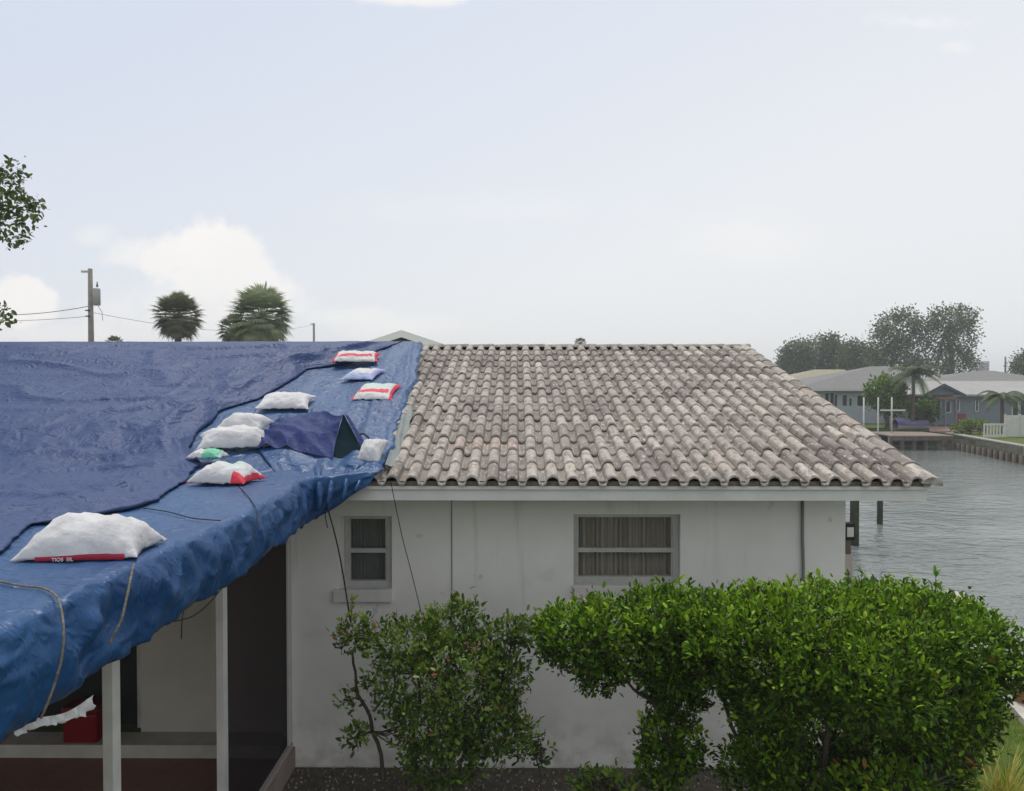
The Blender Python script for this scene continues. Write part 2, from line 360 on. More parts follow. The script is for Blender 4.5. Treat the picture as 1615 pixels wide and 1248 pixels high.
for x0_, x1_ in ((-9, FX1-.02),):
    for a, b in ((EAVE_Y+.07, RIDGE_Y), (RIDGE_Y, 16.6)):
        deck.add([(x, y, zs(y)+dz) for x in (x0_, x1_) for y in (a, b) for dz in (-.09, -.062)], [(0,1,3,2),(4,6,7,5),(0,4,5,1),(2,3,7,6),(0,2,6,4),(1,5,7,3)])
deck.build('roof_deck', wood_m, H)
# tiles: double roll concrete tile, random tone per tile, with shade painted into the channels
TILE_W, EXPO = .1645, .352
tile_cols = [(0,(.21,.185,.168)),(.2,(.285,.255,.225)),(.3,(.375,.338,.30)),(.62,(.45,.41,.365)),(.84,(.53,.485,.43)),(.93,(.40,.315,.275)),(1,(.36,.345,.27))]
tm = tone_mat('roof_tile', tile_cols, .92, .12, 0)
n_ = tm.node_tree; P = n_.nodes['Principled BSDF']; ramp_out = n_.nodes['Color Ramp'].outputs[0]
tcn = n_.nodes.new('ShaderNodeTexCoord')
def tnoise(sc, dt, lo, hi, strv=(1,1,1)):
    mp = n_.nodes.new('ShaderNodeMapping'); mp.inputs['Scale'].default_value = strv; n_.links.new(tcn.outputs['Object'], mp.inputs[0])
    q = n_.nodes.new('ShaderNodeTexNoise'); q.inputs['Scale'].default_value = sc; q.inputs['Detail'].default_value = dt; q.inputs['Roughness'].default_value = .65
    n_.links.new(mp.outputs[0], q.inputs['Vector']); r = n_.nodes.new('ShaderNodeMapRange'); r.inputs[1].default_value = lo; r.inputs[2].default_value = hi
    n_.links.new(q.outputs['Fac'], r.inputs[0]); return r.outputs[0], q.outputs['Fac']
def tmix(f, a, b, bt='MIX'):
    q = n_.nodes.new('ShaderNodeMix'); q.data_type = 'RGBA'; q.blend_type = bt; n_.links.new(f, q.inputs[0]) if isinstance(f, bpy.types.NodeSocket) else setattr(q.inputs[0], 'default_value', f)
    for s_, v in ((q.inputs[6], a), (q.inputs[7], b)):
        if isinstance(v, bpy.types.NodeSocket): n_.links.new(v, s_)
        else: s_.default_value = (*v, 1)
    return q.outputs[2]
f1, r1 = tnoise(16, 8, .47, .66, (1, .45, 1)); f2, _ = tnoise(60, 4, .5, .7); f3, _ = tnoise(2.2, 5, .5, .72); f4, _ = tnoise(26, 5, .56, .68, (1.6,.4,1))
c = tmix(f1, ramp_out, (.19,.173,.162)); c = tmix(f4, c, (.60,.575,.54)); c = tmix(f3, c, (.36,.325,.30)); 
q = n_.nodes.new('ShaderNodeMath'); q.operation = 'MULTIPLY'; q.inputs[1].default_value = .7; n_.links.new(f2, q.inputs[0]); c = tmix(q.outputs[0], c, (.16,.145,.13))
n_.links.new(c, P.inputs['Base Color'])
b = n_.nodes.new('ShaderNodeBump'); b.inputs['Strength'].default_value = .5; b.inputs['Distance'].default_value = .008; n_.links.new(r1, b.inputs['Height']); n_.links.new(b.outputs[0], P.inputs['Normal'])
def set_tone(o, vals):
    a = o.data.attributes.new('tone', 'FLOAT', 'POINT'); a.data.foreach_set('value', np.asarray(vals, dtype=np.float32))
def tile_slope(x_start, x_end, y_top, rows, flip=False):
    mb = MB(); tone = []
    ncol = int(round((x_end-x_start)/TILE_W)); ca = 1/math.sqrt(1+SL*SL)
    NB = 9
    for i in range(rows):
        for j in range(ncol):
            rnd = random.Random(i*977+(j//2)*31+5)
            tn = rnd.random(); dz = rnd.uniform(-.004, .005); dy = rnd.uniform(-.008, .008)+(-.012 if i == 0 else 0); tilt = rnd.uniform(-.003, .003)
            xa = x_start+j*TILE_W
            ya = EAVE_Y+i*EXPO*ca+dy; yb2 = min(EAVE_Y+(i+1)*EXPO*ca+.03, y_top)
            prof = []
            bw = .66
            for k in range(NB+1):
                u = k/NB*bw
                prof.append((u, .062*math.sqrt(max(0, 1-((u-bw/2)/(bw/2))**2))**.9))
            prof += [(bw+.09, -.008), (bw+.22, -.010), (1.0, 0)]
            P_ = []
            lip = [(x_, h) for x_, h in prof]
            for (yy, lift, thick) in ((ya+.012, .022, -.018), (ya, .022, -.017), (ya, .022, -.004), (ya+.006, .024, 0), ((ya+yb2)/2, .012, 0), (yb2, 0, 0)):
                row = []
                for x_, h in prof:
                    y_ = yy
                    row.append((xa+x_*TILE_W, y_, zs(EAVE_Y)+(y_-EAVE_Y)*SL-.008+h*1.0+lift+dz+tilt*(j % 2*2-1)+thick))
                P_.append(row)
            mb.grid(P_); tone += [tn*.93 if k_ <= NB and k_ > 0 else tn*.2+.07 for k_ in range(len(prof))]*6  # channel vertices toned darker: valley shade painted into the tile colour
    return mb, tone
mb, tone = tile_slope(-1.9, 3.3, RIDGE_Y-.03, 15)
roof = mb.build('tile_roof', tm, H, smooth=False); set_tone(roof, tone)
# rear slope (not seen from here, plain run of the same tiles simplified)
rs = MB(); prof = [(x, .045*abs(math.sin(x/TILE_W*math.pi))) for x in np.arange(-1.9, 3.5, TILE_W/6)]
rs.grid([[(x, y, zs(y)+.0+h) for x, h in prof] for y in np.arange(RIDGE_Y, 16.6, .35)])
o = rs.build('rear_tile_slope', tm, roof); set_tone(o, [.5]*len(rs.v))
# ridge caps + rake caps
def cap_tiles(a, b, n, rad, squash=1.0):
    mb = MB(); tn = []
    a = Vector(a); b = Vector(b); d = (b-a)/n; dn = d.normalized()
    side = dn.cross(Vector((0,0,1))).normalized(); up = side.cross(dn)
    for i in range(n):
        t0 = random.random(); P_ = []
        for t_, s_ in ((-.03, 1.1), (-.03, 1.16), (.0, 1.16), (1.06, .94)):
            p = a+d*(i+t_); P_.append([p+side*math.cos(q_)*rad*s_+up*math.sin(q_)*rad*s_*squash for q_ in [math.pi*k/10-.15+.3*(k == 10)*0 for k in range(11)]])
        c_ = a+d*(i-.03)
        mb.grid(P_); tn += [t0]*44
        b0 = len(mb.v); fan = [P_[0][k] for k in range(11)]
        mb.add(fan, [tuple(range(11))]); tn += [t0]*11
    return mb, tn
mb, tn = cap_tiles((3.46, RIDGE_Y, 3.985), (-1.5, RIDGE_Y, 3.985), 13, .085, .62)
o = mb.build('ridge_cap', tm, roof, smooth=True); set_tone(o, [.15+.3*t for t in tn])
mb, tn = cap_tiles((3.37, EAVE_Y-.02, zs(EAVE_Y)+.008), (3.37, RIDGE_Y-.05, zs(RIDGE_Y)-.0), 15, .075, .75)
o = mb.build('rake_cap', tm, roof, smooth=True); set_tone(o, tn)
# broken / slipped dark mark on a tile
p = W(698, 616, 9.05)
MB().tube([(p.x-.03, p.y-.1, p.z+.0), (p.x+.01, p.y, p.z+.05), (p.x+.05, p.y+.05, p.z+.03)], .022, 6, .01).build('roof_debris', dark_m, None)
tag(bpy.data.objects['roof_debris'], 'small dark scrap of debris lying on the grey roof tiles', 'debris')
# conduit and wall cable
MB().tube([W(1266,786,6.78), W(1266.5,850,6.78), W(1268,890,6.78), W(1268,960,6.78), W(1268,1215,6.78)], .014, 8).build('conduit', mat('conduit_grey', (.2,.21,.21), .6, .3), H, smooth=True)
MB().tube([W(712,786,6.788), W(712,960,6.788), W(713,1215,6.788)], .004, 5).build('wall_cable', mat('cable_grey', (.15,.15,.15), .7, .2), H)

# ---------------------------------------------------------------- tarps
def tarp_mat(name, c1, c2, rough=.42, bump=.5, bs=9, spec=.5, sheen=.0):
    m = mat(name, c1, rough, spec, c2, 1.6, 7, 0, ramp=(.3,.7)); m.node_tree.nodes['Principled BSDF'].inputs['Sheen Weight'].default_value = sheen; m.node_tree.nodes['Principled BSDF'].inputs['Sheen Roughness'].default_value = .4
    n_ = m.node_tree; P = n_.nodes['Principled BSDF']; t_ = n_.nodes.new('ShaderNodeTexCoord'); prev = None
    for sc, st, ds, strv, dist in ((bs, bump, .03, (1,.7,1), 1.2), (bs*2.6, bump*.9, .013, (1,1.6,1), .8), (bs*11, bump*.5, .002, (1,1,1), .3)):
        mp = n_.nodes.new('ShaderNodeMapping'); mp.inputs['Scale'].default_value = strv; mp.inputs['Rotation'].default_value = (0,0,R(35)); n_.links.new(t_.outputs['Object'], mp.inputs[0])
        q = n_.nodes.new('ShaderNodeTexNoise'); q.inputs['Scale'].default_value = sc; q.inputs['Detail'].default_value = 5; q.inputs['Distortion'].default_value = dist
        try: q.noise_type = 'RIDGED_MULTIFRACTAL'; q.normalize = True
        except Exception: pass
        n_.links.new(mp.outputs[0], q.inputs['Vector']); b = n_.nodes.new('ShaderNodeBump'); b.inputs['Strength'].default_value = st; b.inputs['Distance'].default_value = ds
        n_.links.new(q.outputs['Fac'], b.inputs['Height'])
        if prev: n_.links.new(prev, b.inputs['Normal'])
        prev = b.outputs[0]
    n_.links.new(prev, P.inputs['Normal']); return m
tarp1_m = tarp_mat('bright_blue_tarp', (.005,.042,.145), (.012,.074,.195), .42, .7, 7, spec=.25, sheen=.03)
tarp2_m = tarp_mat('slate_blue_tarp', (.022,.045,.14), (.036,.066,.165), .55, .75, 8, spec=.18, sheen=.0)
tarp3_m = tarp_mat('violet_tarp', (.016,.03,.12), (.026,.042,.15), .6, .5, 9, spec=.12)
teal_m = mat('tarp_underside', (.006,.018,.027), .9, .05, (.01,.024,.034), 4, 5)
hem_m = mat('grey_underlay', (.18,.21,.2), .6, .3, (.13,.15,.15), 8, 5)
def zbase(x, y):
    a = zs(y)+.066+.018*min(1, max(0, (x+2.1)/.4))*min(1, max(0, (RIDGE_Y+.3-y)/.8))
    f = 2.722
    k = .05
    m = max(a, f); d_ = abs(a-f)
    return m+(k*max(0, 1-d_/(2*k))**2)*.5
E = [(11.95,-1.42,0),(11.4,-1.42,0),(10.4,-1.35,0),(9.4,-1.26,0),(8.4,-1.23,0),(7.4,-1.19,0),(6.9,-1.15,0),(6.45,-1.13,.0),(6.22,-1.17,.02),(6.15,-1.26,.08),(6.1,-1.38,.17),(6.05,-1.50,.25),(5.98,-1.60,.30),(5.8,-1.66,.33),(5.6,-1.615,.30),(5.3,-1.6,.32),(4.9,-1.6,.30),(4.4,-1.6,.315),(-2.6,-1.6,.34)]
def interp(tbl, y, k):
    for a, b in zip(tbl, tbl[1:]):
        if b[0] <= y <= a[0]:
            t_ = (a[0]-y)/(a[0]-b[0]); return a[k]+(b[k]-a[k])*t_
    return tbl[0][k] if y > tbl[0][0] else tbl[-1][k]
def fold(v): return 1-abs(v)*2
def crease(v, k=7): return max(0, 1-abs(v)*k)
EX2 = [(11.95,-1.68,0),(11.45,-1.68),(11.0,-1.9),(10.06,-2.3),(9.73,-2.68),(9.08,-2.74),(8.37,-2.87),(7.9,-3.12),(7.2,-3.02),(6.8,-2.98),(6.4,-2.66),(6.05,-2.62),(5.85,-2.56),(5.3,-2.42),(4.8,-2.30),(4.57,-2.30),(4.16,-2.46),(3.98,-2.56),(3.6,-2.42),(3.34,-2.27),(2.5,-2.3),(-2.6,-2.3)]
def top1(x, y):
    z = zbase(x, y)
    w1 = noise.noise(Vector((x*1.1+y*.5, y*.8, 3)))
    z += .016*w1+.010*fold(noise.noise(Vector((x*3.1+y*1.3, y*1.5-x, 7))))*.8+.004*noise.noise(Vector((x*14, y*11, 1)))
    if y > 6.3: # pleats running down the slope near the right hand edge
        e = max(0, 1-abs(x+1.5)/.6); z += .035*e*fold(noise.noise(Vector((x*7+y*.35, y*.35, 2))))
    return z
rows = []
ys = list(np.arange(11.95, 6.5, -.04))+list(np.arange(6.5, 5.4, -.014))+list(np.arange(5.4, 1.2, -.022))+list(np.arange(1.2, -2.5, -.05))
for y in ys:
    xe = interp(E, y, 1)+.012*noise.noise(Vector((y*3, 0, 5)))+(.07*noise.noise(Vector((y*1.9, 0, 6)))+.03*noise.noise(Vector((y*6, 0, 6))) if y > 6.4 else 0); hg = interp(E, y, 2)
    row = []; nx = 84; xi = -4.6
    for k in range(nx+1):
        t_ = 1-(1-k/nx)**1.5; x = xi+(xe-xi)*t_
        z = top1(x, y)
        e = xe-x
        if hg > .05 and e < .05: z -= .02*(1-e/.05)**2
        row.append((x, y, z))
    zt = row[-1][2]
    for k in range(1, 19):
        t_ = k/18
        if hg < .012:
            row.append((xe+.03*t_*(1 if y > 6.4 else 1), y, zt-.035*t_)); continue
        h_ = hg*(1+.10*noise.noise(Vector((y*1.3, 2, 9)))+.05*noise.noise(Vector((y*6, 4, 9))))
        amp = .045*min(1, t_*2)
        f3_ = fold(noise.noise(Vector((y*19+t_*1.5, t_*1.1, 31))))*min(1, t_*3)
        f1_ = fold(noise.noise(Vector((y*3.2+t_*.7, t_*1.2, 4))))
        f2_ = noise.noise(Vector((y*8.5-t_*1.0, t_*1.8, 8)))
        xo = xe+.025*math.sin(min(t_*2.2, 1)*math.pi/2)+amp*f1_*.9+.022*f2_+.008*f3_+.022*crease(noise.noise(Vector((y*4.2+t_*.5, t_*.5, 71))), 6)*min(1, t_*3)-.05*t_*t_
        row.append((xo, y+.02*f2_*t_, zt-h_*t_-.004*f2_))
    rows.append(row)
T1 = MB().grid(rows).build('blue_tarp', tarp1_m, smooth=True)
tag(T1, 'bright blue tarp draped over the porch roof edge and down its side', 'tarp')
sm = T1.modifiers.new('thickness', 'SOLIDIFY'); sm.thickness = .003
# second tarp
def tarp2_z(x, y, e):
    z = zbase(x, y)+.022; zz0 = z
    big = noise.noise(Vector((x*.55+y*.22, y*.38, 12)))
    d1 = fold(noise.noise(Vector((x*.9-y*.95, (x+y)*.22, 21))))
    d2 = fold(noise.noise(Vector((x*2.2-y*1.9, (x+y)*.7, 4))))
    near = math.exp(-max(e, 0)/.9)
    z += .05*big+.04*d1*(.4+near)+.020*d2*(.4+.9*near)+.008*fold(noise.noise(Vector((x*5, y*5, 8))))+.004*noise.noise(Vector((x*13, y*13, 8)))
    k_ = math.exp(-max(e, 0)/.8)*min(1, max(0, (y-5.6)/1.2))
    z += .10*k_*crease(noise.noise(Vector((e*2.3+.5*noise.noise(Vector((x, y, 41))), y*.42, 36))), 5)+.035*crease(noise.noise(Vector((x*.5+y*.9, y*.8-x*.7, 37))), 8)+.03*k_*fold(noise.noise(Vector((e*3.6+.6*noise.noise(Vector((x, y, 40))), y*.5, 33))))+.018*k_*fold(noise.noise(Vector((e*8, y*1.1, 35))))
    z += .02*min(1, max(0, (e+.0)/.6))*fold(noise.noise(Vector((x*.8+y*.5, y*1.6-x*.3, 50))))
    z -= .10*math.exp(-((x+3.52)**2*14+(y-6.72)**2*5))
    if y > 10.9: z = zbase(x, y)+.03+(z-zbase(x, y)-.03)*max(.08, (11.35-y)/.45 if y < 11.35 else .08)
    z = zz0+(z-zz0)*min(1, .12+max(0, e)/.3)
    if y < 6.3:
        z += (.012+.018*noise.noise(Vector((y*1.7, 0, 60))))*math.exp(-((e-.11)/.08)**2)+.02*math.exp(-((e-.34)/.09)**2)
    else:
        z += (.008+.012*noise.noise(Vector((y*2.1, 0, 61))))*math.exp(-((e-.08)/.07)**2)*(1 if y < 10.6 else .3)
    return z
rows = []
for y in list(np.arange(11.9, 1.2, -.033))+list(np.arange(1.2, -2.5, -.08)):
    xe = interp(EX2, y, 1)+.05*noise.noise(Vector((y*2.0, 0, 15)))+.015*noise.noise(Vector((y*8, 0, 16))); row = []
    nx = 170
    for k in range(nx+1):
        t_ = 1-(1-k/nx)**1.8; x = -9+(xe+9)*t_; e = xe-x
        z = tarp2_z(x, y, e)
        row.append((x, y, z))
    zt = top1(xe, y)+.012
    row.append((xe+.015, y, (row[-1][2]+zt)/2)); row.append((xe+.004, y, zt))
    rows.append(row)
T2 = MB().grid(rows).build('slate_tarp', tarp2_m, smooth=True)
tag(T2, 'large slate blue tarp wrinkled over the left roof slope, weighed down along its edge', 'tarp')
ring = []
gp = W(207, 801, 4.66); gp = Vector((gp.x, gp.y, gp.z+.012))
for k in range(13):
    a = k/12*2*math.pi; ring.append(gp+Vector((.013*math.cos(a), 0, .016*math.sin(a))))
MB().tube(ring, .0045, 6).build('grommet', white_m, T2)
# hem strip of underlayment
rows = []
for y in np.arange(8.9, 6.42, -.05):
    xe = interp(E, y, 1); wd = .11*min(1, max(0.1, (8.9-y)*1.2))*(1+.25*noise.noise(Vector((y*3, 1, 1))))
    rows.append([(xe+.01+wd*q, y, zs(y)+.066-.018*q*q+.008*math.sin(q*9+y*4)) for q in np.linspace(0, 1, 7)])
MB().grid(rows).build('underlay_strip', hem_m, T1, smooth=True)

# folded flap: patch through four world corners
def patch(name, pts, m, parent, bulge=.05, n=26, seed=0, namp=.015, nf=4.0, nv=Vector((0,-.3,1))):
    """pts: rows of world points, Catmull style bilinear between them"""
    P0 = [[Vector(p) for p in r_] for r_ in pts]; nr, nc = len(P0), len(P0[0]); rows = []
    def ev(u, v):
        a = u*(nr-1); i = min(int(a), nr-2); s_ = a-i; b_ = v*(nc-1); j = min(int(b_), nc-2); t_ = b_-j
        s2 = s_*s_*(3-2*s_)*.5+s_*.5; t2 = t_*t_*(3-2*t_)*.5+t_*.5
        return (P0[i][j]*(1-t2)+P0[i][j+1]*t2)*(1-s2)+(P0[i+1][j]*(1-t2)+P0[i+1][j+1]*t2)*s2
    for i in range(n+1):
        rr = []
        for j in range(n+1):
            u, v = i/n, j/n; p = ev(u, v)
            k = math.sin(math.pi*u)*math.sin(math.pi*v)
            p = p+nv.normalized()*(bulge*k+namp*fold(noise.noise(Vector((p.x*nf+p.y*nf*.6, p.y*nf*.4, seed)))))
            rr.append(p)
        rows.append(rr)
    o = MB().grid(rows).build(name, m, parent, smooth=True)
    s_ = o.modifiers.new('thickness', 'SOLIDIFY'); s_.thickness = .004
    return o
def onroof(px, py, dz=.03):
    # depth where the pixel's ray meets the roof / porch surface
    lo, hi = 1.5, 11.4
    for d in np.arange(1.5, 11.5, .01):
        z = CZ-(py-HY)/F*d
        if z <= zbase(0, d)+dz: return W(px, py, d)
    return W(px, py, 11.4)
fl = empty('folded_tarp', tuple(onroof(500, 735)), 'violet blue tarp flap tented near the eave with a dark triangular opening', 'tarp')
A = W(541, 655, 6.95)
patch('flap_top', [[onroof(432,668,.05), onroof(480,658,.06), W(515,655,7.25), A], [onroof(412,690,.05), onroof(462,686,.12), W(506,690,6.85), W(530,692,6.75)],
      [onroof(398,706,.03), onroof(446,709,.04), W(490,722,6.62), W(524,733,6.48)]], tarp3_m, fl, .0, n=44, seed=3, namp=.05, nf=5.5)
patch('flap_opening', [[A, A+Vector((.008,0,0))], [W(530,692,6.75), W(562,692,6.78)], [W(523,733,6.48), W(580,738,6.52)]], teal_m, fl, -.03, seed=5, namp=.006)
patch('flap_side', [[A+Vector((.01,.02,0)), A+Vector((.03,.05,-.01))], [W(563,692,6.80), W(569,690,6.92)], [W(581,738,6.53), W(590,728,6.75)]], tarp3_m, fl, .01, seed=9, namp=.004)
patch('flap_skirt', [[onroof(402,707,-.02), onroof(450,712,.02), W(495,726,6.52), W(530,737,6.46)], [onroof(432,748,-.02), W(470,760,6.12), W(500,765,6.1), W(535,760,6.12)]], tarp1_m, fl, .02, n=40, seed=13, namp=.03, nf=6)
# bunched corner folds
cb = MB()
for (pa, pb, pc, r_) in [((500,740,6.35),(503,775,6.02),(498,808,5.95),.035),((525,745,6.35),(520,775,6.05),(512,806,5.98),.03),((548,742,6.4),(545,762,6.15),(538,792,6.04),.024),((480,748,6.3),(478,780,5.97),(470,812,5.86),.028),((570,742,6.45),(566,760,6.2),(556,778,6.12),.02)]:
    a_, b_, c_ = [W(p_[0], p_[1], p_[2]-.07) for p_ in (pa, pb, pc)]
    cb.tube([a_, (a_+b_)/2+Vector((0,-.02,.03)), b_, (b_+c_)/2+Vector((.01,-.015,0)), c_], r_, 9, r_*.6)
cb.build('bunched_folds', tarp1_m, T1, smooth=True)

# ---------------------------------------------------------------- sandbags
def bag_mat(name, kind):
    m = mat(name, (.60,.60,.61), .6, .2, (.48,.48,.5), 4, 6, .8, 14, bdist=.018, bdetail=6); n_ = m.node_tree; P = n_.nodes['Principled BSDF']
    if kind == 'plain': return m
    src = P.inputs['Base Color'].links[0].from_socket
    a = n_.nodes.new('ShaderNodeAttribute'); a.attribute_name = 'uvp'; s_ = n_.nodes.new('ShaderNodeSeparateXYZ'); n_.links.new(a.outputs['Vector'], s_.inputs[0])
    def m_(op, x, y=0.0):
        q = n_.nodes.new('ShaderNodeMath'); q.operation = op
        for i, v in enumerate((x, y)):
            if isinstance(v, bpy.types.NodeSocket): n_.links.new(v, q.inputs[i])
            else: q.inputs[i].default_value = v
        return q.outputs[0]
    def mx(f, a_, b_):
        q = n_.nodes.new('ShaderNodeMix'); q.data_type = 'RGBA'; n_.links.new(f, q.inputs[0])
        for s2, v in ((q.inputs[6], a_), (q.inputs[7], b_)):
            if isinstance(v, bpy.types.NodeSocket): n_.links.new(v, s2)
            else: s2.default_value = (*v, 1)
        return q.outputs[2]
    au = m_('ABSOLUTE', s_.outputs[0]); v = s_.outputs[1]
    RED, GRN = (.62,.045,.07), (.12,.42,.27)
    if kind in ('red', 'redend'):
        nz = n_.nodes.new('ShaderNodeTexNoise'); nz.inputs['Scale'].default_value = 9; nz.inputs['Detail'].default_value = 2; n_.links.new(a.outputs['Vector'], nz.inputs['Vector'])
        inside = m_('MULTIPLY', m_('LESS_THAN', au, .6), m_('LESS_THAN', m_('ABSOLUTE', m_('SUBTRACT', v, .15)), .42))
        grn = m_('MULTIPLY', m_('GREATER_THAN', nz.outputs['Fac'], .5), inside)
        src = mx(grn, src, (.36,.56,.47))
    if kind == 'red':
        e = m_('GREATER_THAN', au, .84); src = mx(e, src, RED)
        b_ = m_('MULTIPLY', m_('MULTIPLY', m_('GREATER_THAN', v, -.66), m_('LESS_THAN', v, -.34)), m_('LESS_THAN', au, .74)); src = mx(b_, src, RED)
    if kind == 'redend':
        e = m_('MULTIPLY', m_('LESS_THAN', v, -.70), m_('GREATER_THAN', s_.outputs[0], .5)); src = mx(e, src, RED)
        e = m_('GREATER_THAN', au, .93); src = mx(e, src, RED)
    if kind == 'green':
        e = m_('MULTIPLY', m_('GREATER_THAN', s_.outputs[0], -.15), m_('LESS_THAN', s_.outputs[0], .85)); src = mx(e, src, (.16,.5,.33))
    if kind == 'violet':
        src = mx(m_('GREATER_THAN', au, .72), src, (.33,.33,.6)); src = mx(m_('LESS_THAN', v, -.45), src, (.3,.36,.55))
    n_.links.new(src, P.inputs['Base Color']); return m
def sandbag(center, L, Wd, T, rz, kind, label, seed=0, ears=.12, tilt=None, drop=0):
    """pillow lying on the roof at 'center' (point on the surface under the bag)"""
    c0 = Vector(center); th = math.atan(SL) if c0.y > 6.45 else 0
    if tilt is not None: th = tilt
    rot = Euler((th, 0, rz)).to_matrix(); rows = []; uv = []
    n, m_ = 36, 26
    def P_(u, v, s_):
        eu = 1-abs(u)**5; ev = 1-abs(v)**4
        th_ = max(0, (1-abs(u)**2.6))**.55*max(0, (1-abs(v)**2.2))**.6
        pin = 1-.13*(1-abs(v)**2)*abs(u)**3*1.0        # ends drawn in between the corners
        x = L/2*u*pin; y = Wd/2*v*(1-.10*(1-abs(u)**2))
        wv = noise.noise(Vector((u*2.2, v*1.7, seed)))
        z = T*((.86+.2*wv)*th_ if s_ > 0 else -.04*th_)+T*.03
        z += .010*noise.noise(Vector((u*6+seed, v*6, 3)))*(1-th_*.3)+.006*fold(noise.noise(Vector((u*9, v*5, seed+4))))*(abs(u) > .3)
        z += .012*fold(noise.noise(Vector((u*3+v*2.5, v*1.2-u, seed+9))))*th_
        return Vector((x, y, z))
    mb = MB(); up = []
    for s_ in (1, -1):
        g_ = []
        for i in range(n+1):
            u = math.sin((i/n*2-1)*math.pi/2*.999); r_ = []
            for j in range(m_+1):
                v = math.sin((j/m_*2-1)*math.pi/2*.999); r_.append(c0+rot @ P_(u, v, s_)); up.append((u, v, 0))
            g_.append(r_)
        mb.grid(g_)
    me = bpy.data.meshes.new('sandbag'); me.from_pydata(mb.v, [], mb.f)
    a = me.attributes.new('uvp', 'FLOAT_VECTOR', 'POINT'); a.data.foreach_set('vector', np.array(up, dtype=np.float32).ravel())
    bm = bmesh.new(); bm.from_mesh(me); bmesh.ops.remove_doubles(bm, verts=bm.verts, dist=.0004); bmesh.ops.recalc_face_normals(bm, faces=bm.faces); bm.to_mesh(me); bm.free()
    o = link('sandbag', me, BM[kind], None, True); tag(o, label, 'sandbag', 'sandbags holding down the roof tarps'); return o
BM = {k: bag_mat('sandbag_'+k, k) for k in ('plain','red','redend','green','violet')}
def surf(px, py, dz=.03): 
    p = onroof(px, py, dz); return p
big = sandbag(surf(142, 872, .012), .51, .38, .18, R(7), 'plain', 'biggest white sandbag, front left on the blue tarp, with red lettered strip', 1)
# printed strip on the big bag front with lettering
red_m = mat('red_print', (.33,.012,.035), .5, .3, (.25,.01,.03), 10, 3)
c0 = surf(142, 872, .012); rot = Euler((0, 0, R(7))).to_matrix(); rows = []
def front_edge(q): return -.19*(1-.10*(1-(q/.255)**2))
for q in np.linspace(-.16, .20, 30):
    fy = front_edge(q); rows.append([c0+rot @ Vector((q, fy+dy_, zz)) for dy_, zz in ((-.004, .002), (-.005, .012), (.000, .022+.003*math.sin(q*14)), (.008, .026+.003*math.sin(q*14)))])
strip_o = MB().grid(rows).build('red_strip', red_m, big, smooth=True)
fc = bpy.data.curves.new('lettering', 'FONT'); fc.body = 'TIOS  SIL'; fc.size = .022; fc.extrude = .0006
fo = bpy.data.objects.new('lettering', fc); C.objects.link(fo)
fo.rotation_euler = (R(90), 0, R(7)); fo.location = c0+rot @ Vector((-.085, -.2, .004))
bpy.context.view_layer.update()
me = bpy.data.meshes.new_from_object(fo.evaluated_get(bpy.context.evaluated_depsgraph_get())); me.transform(fo.matrix_world)
bpy.data.objects.remove(fo); me.materials.clear(); lo = link('lettering', me, white_plastic, strip_o)
sandbag(surf(356, 760, .02), .46, .36, .15, R(-8), 'redend', 'white sandbag with green print and red corners on the porch roof edge of the tarp', 2)
sandbag(surf(326, 722, .05), .30, .2, .07, R(0), 'green', 'small green and white sandbag end poking out from under the slate tarp', 3)
sandbag(surf(368, 698, .03), .62, .38, .15, R(18), 'plain', 'long plain white sandbag in front, lower one of the overlapping pair', 4)
sandbag(surf(384, 676, .07), .46, .36, .15, R(-4), 'plain', 'plain white sandbag behind, upper one of the overlapping pair', 5)
sandbag(surf(450, 636, .03), .56, .50, .11, R(6), 'plain', 'plain white sandbag lying alone midway up the tarped slope', 6)
sandbag(surf(594, 620, .03), .46, .62, .085, R(-2), 'red', 'white sandbag framed in red with red bar, nearest the exposed tiles midway up', 7)
sandbag(surf(573, 592, .03), .42, .5, .07, R(-10), 'violet', 'faded violet and white sandbag between the two red printed bags', 8)
sandbag(surf(562, 565, .06), .62, .5, .09, R(6), 'red', 'red and white sandbag closest to the roof ridge', 9)
b10 = sandbag(surf(586, 716, .03), .22, .34, .11, R(-8), 'plain', 'white sandbag beside the dark tent fold with black strap across it', 10, tilt=.62)
MB().tube([W(566,691,7.0)+Vector((0,0,.03)), W(573,692,6.95)+Vector((0,0,.045)), W(588,706,6.78)+Vector((0,0,.05))], .008, 6).build('strap', rope_m, b10)

# ---------------------------------------------------------------- ropes
def rope(name, pts, r, m, label, sub=6, sag=0):
    pts = [Vector(p) for p in pts]; out = []
    for i in range(len(pts)-1):
        a = pts[max(i-1, 0)]; b_ = pts[i]; c_ = pts[i+1]; d_ = pts[min(i+2, len(pts)-1)]
        for k in range(sub):
            t_ = k/sub; out.append(.5*((2*b_)+(c_-a)*t_+(2*a-5*b_+4*c_-d_)*t_*t_+(-a+3*b_-3*c_+d_)*t_**3))
    out.append(pts[-1])
    o = MB().tube(out, r, 6).build(name, m, None, True); tag(o, label, 'rope', 'ropes tying down the tarps'); return o
def tr(px, py, dz=.02): return onroof(px, py, .0)+Vector((0, 0, dz))
def side(px, py, off=.06):
    x = -1.6+off; d = x*F/(px-CX); return W(px, py, d)
rope('tie_rope', [W(516,805,5.93), W(528,850,5.9), W(538,900,5.85), W(551,985,5.8)], .006, rope_m, 'dark rope from the tarp corner down across the small window')
rope('tie_rope', [W(617,762,6.14), W(619,778,6.12), W(634,850,6.05), W(648,905,6.0), W(664,972,5.95)], .0035, rope_m, 'thin rope from the eave down to the small shrub right of the narrow window')
rope('tie_rope', [W(511,806,5.95), W(512,818,5.95), W(515,834,5.95)], .004, rope_m, 'short loose rope end hanging from the tarp corner')
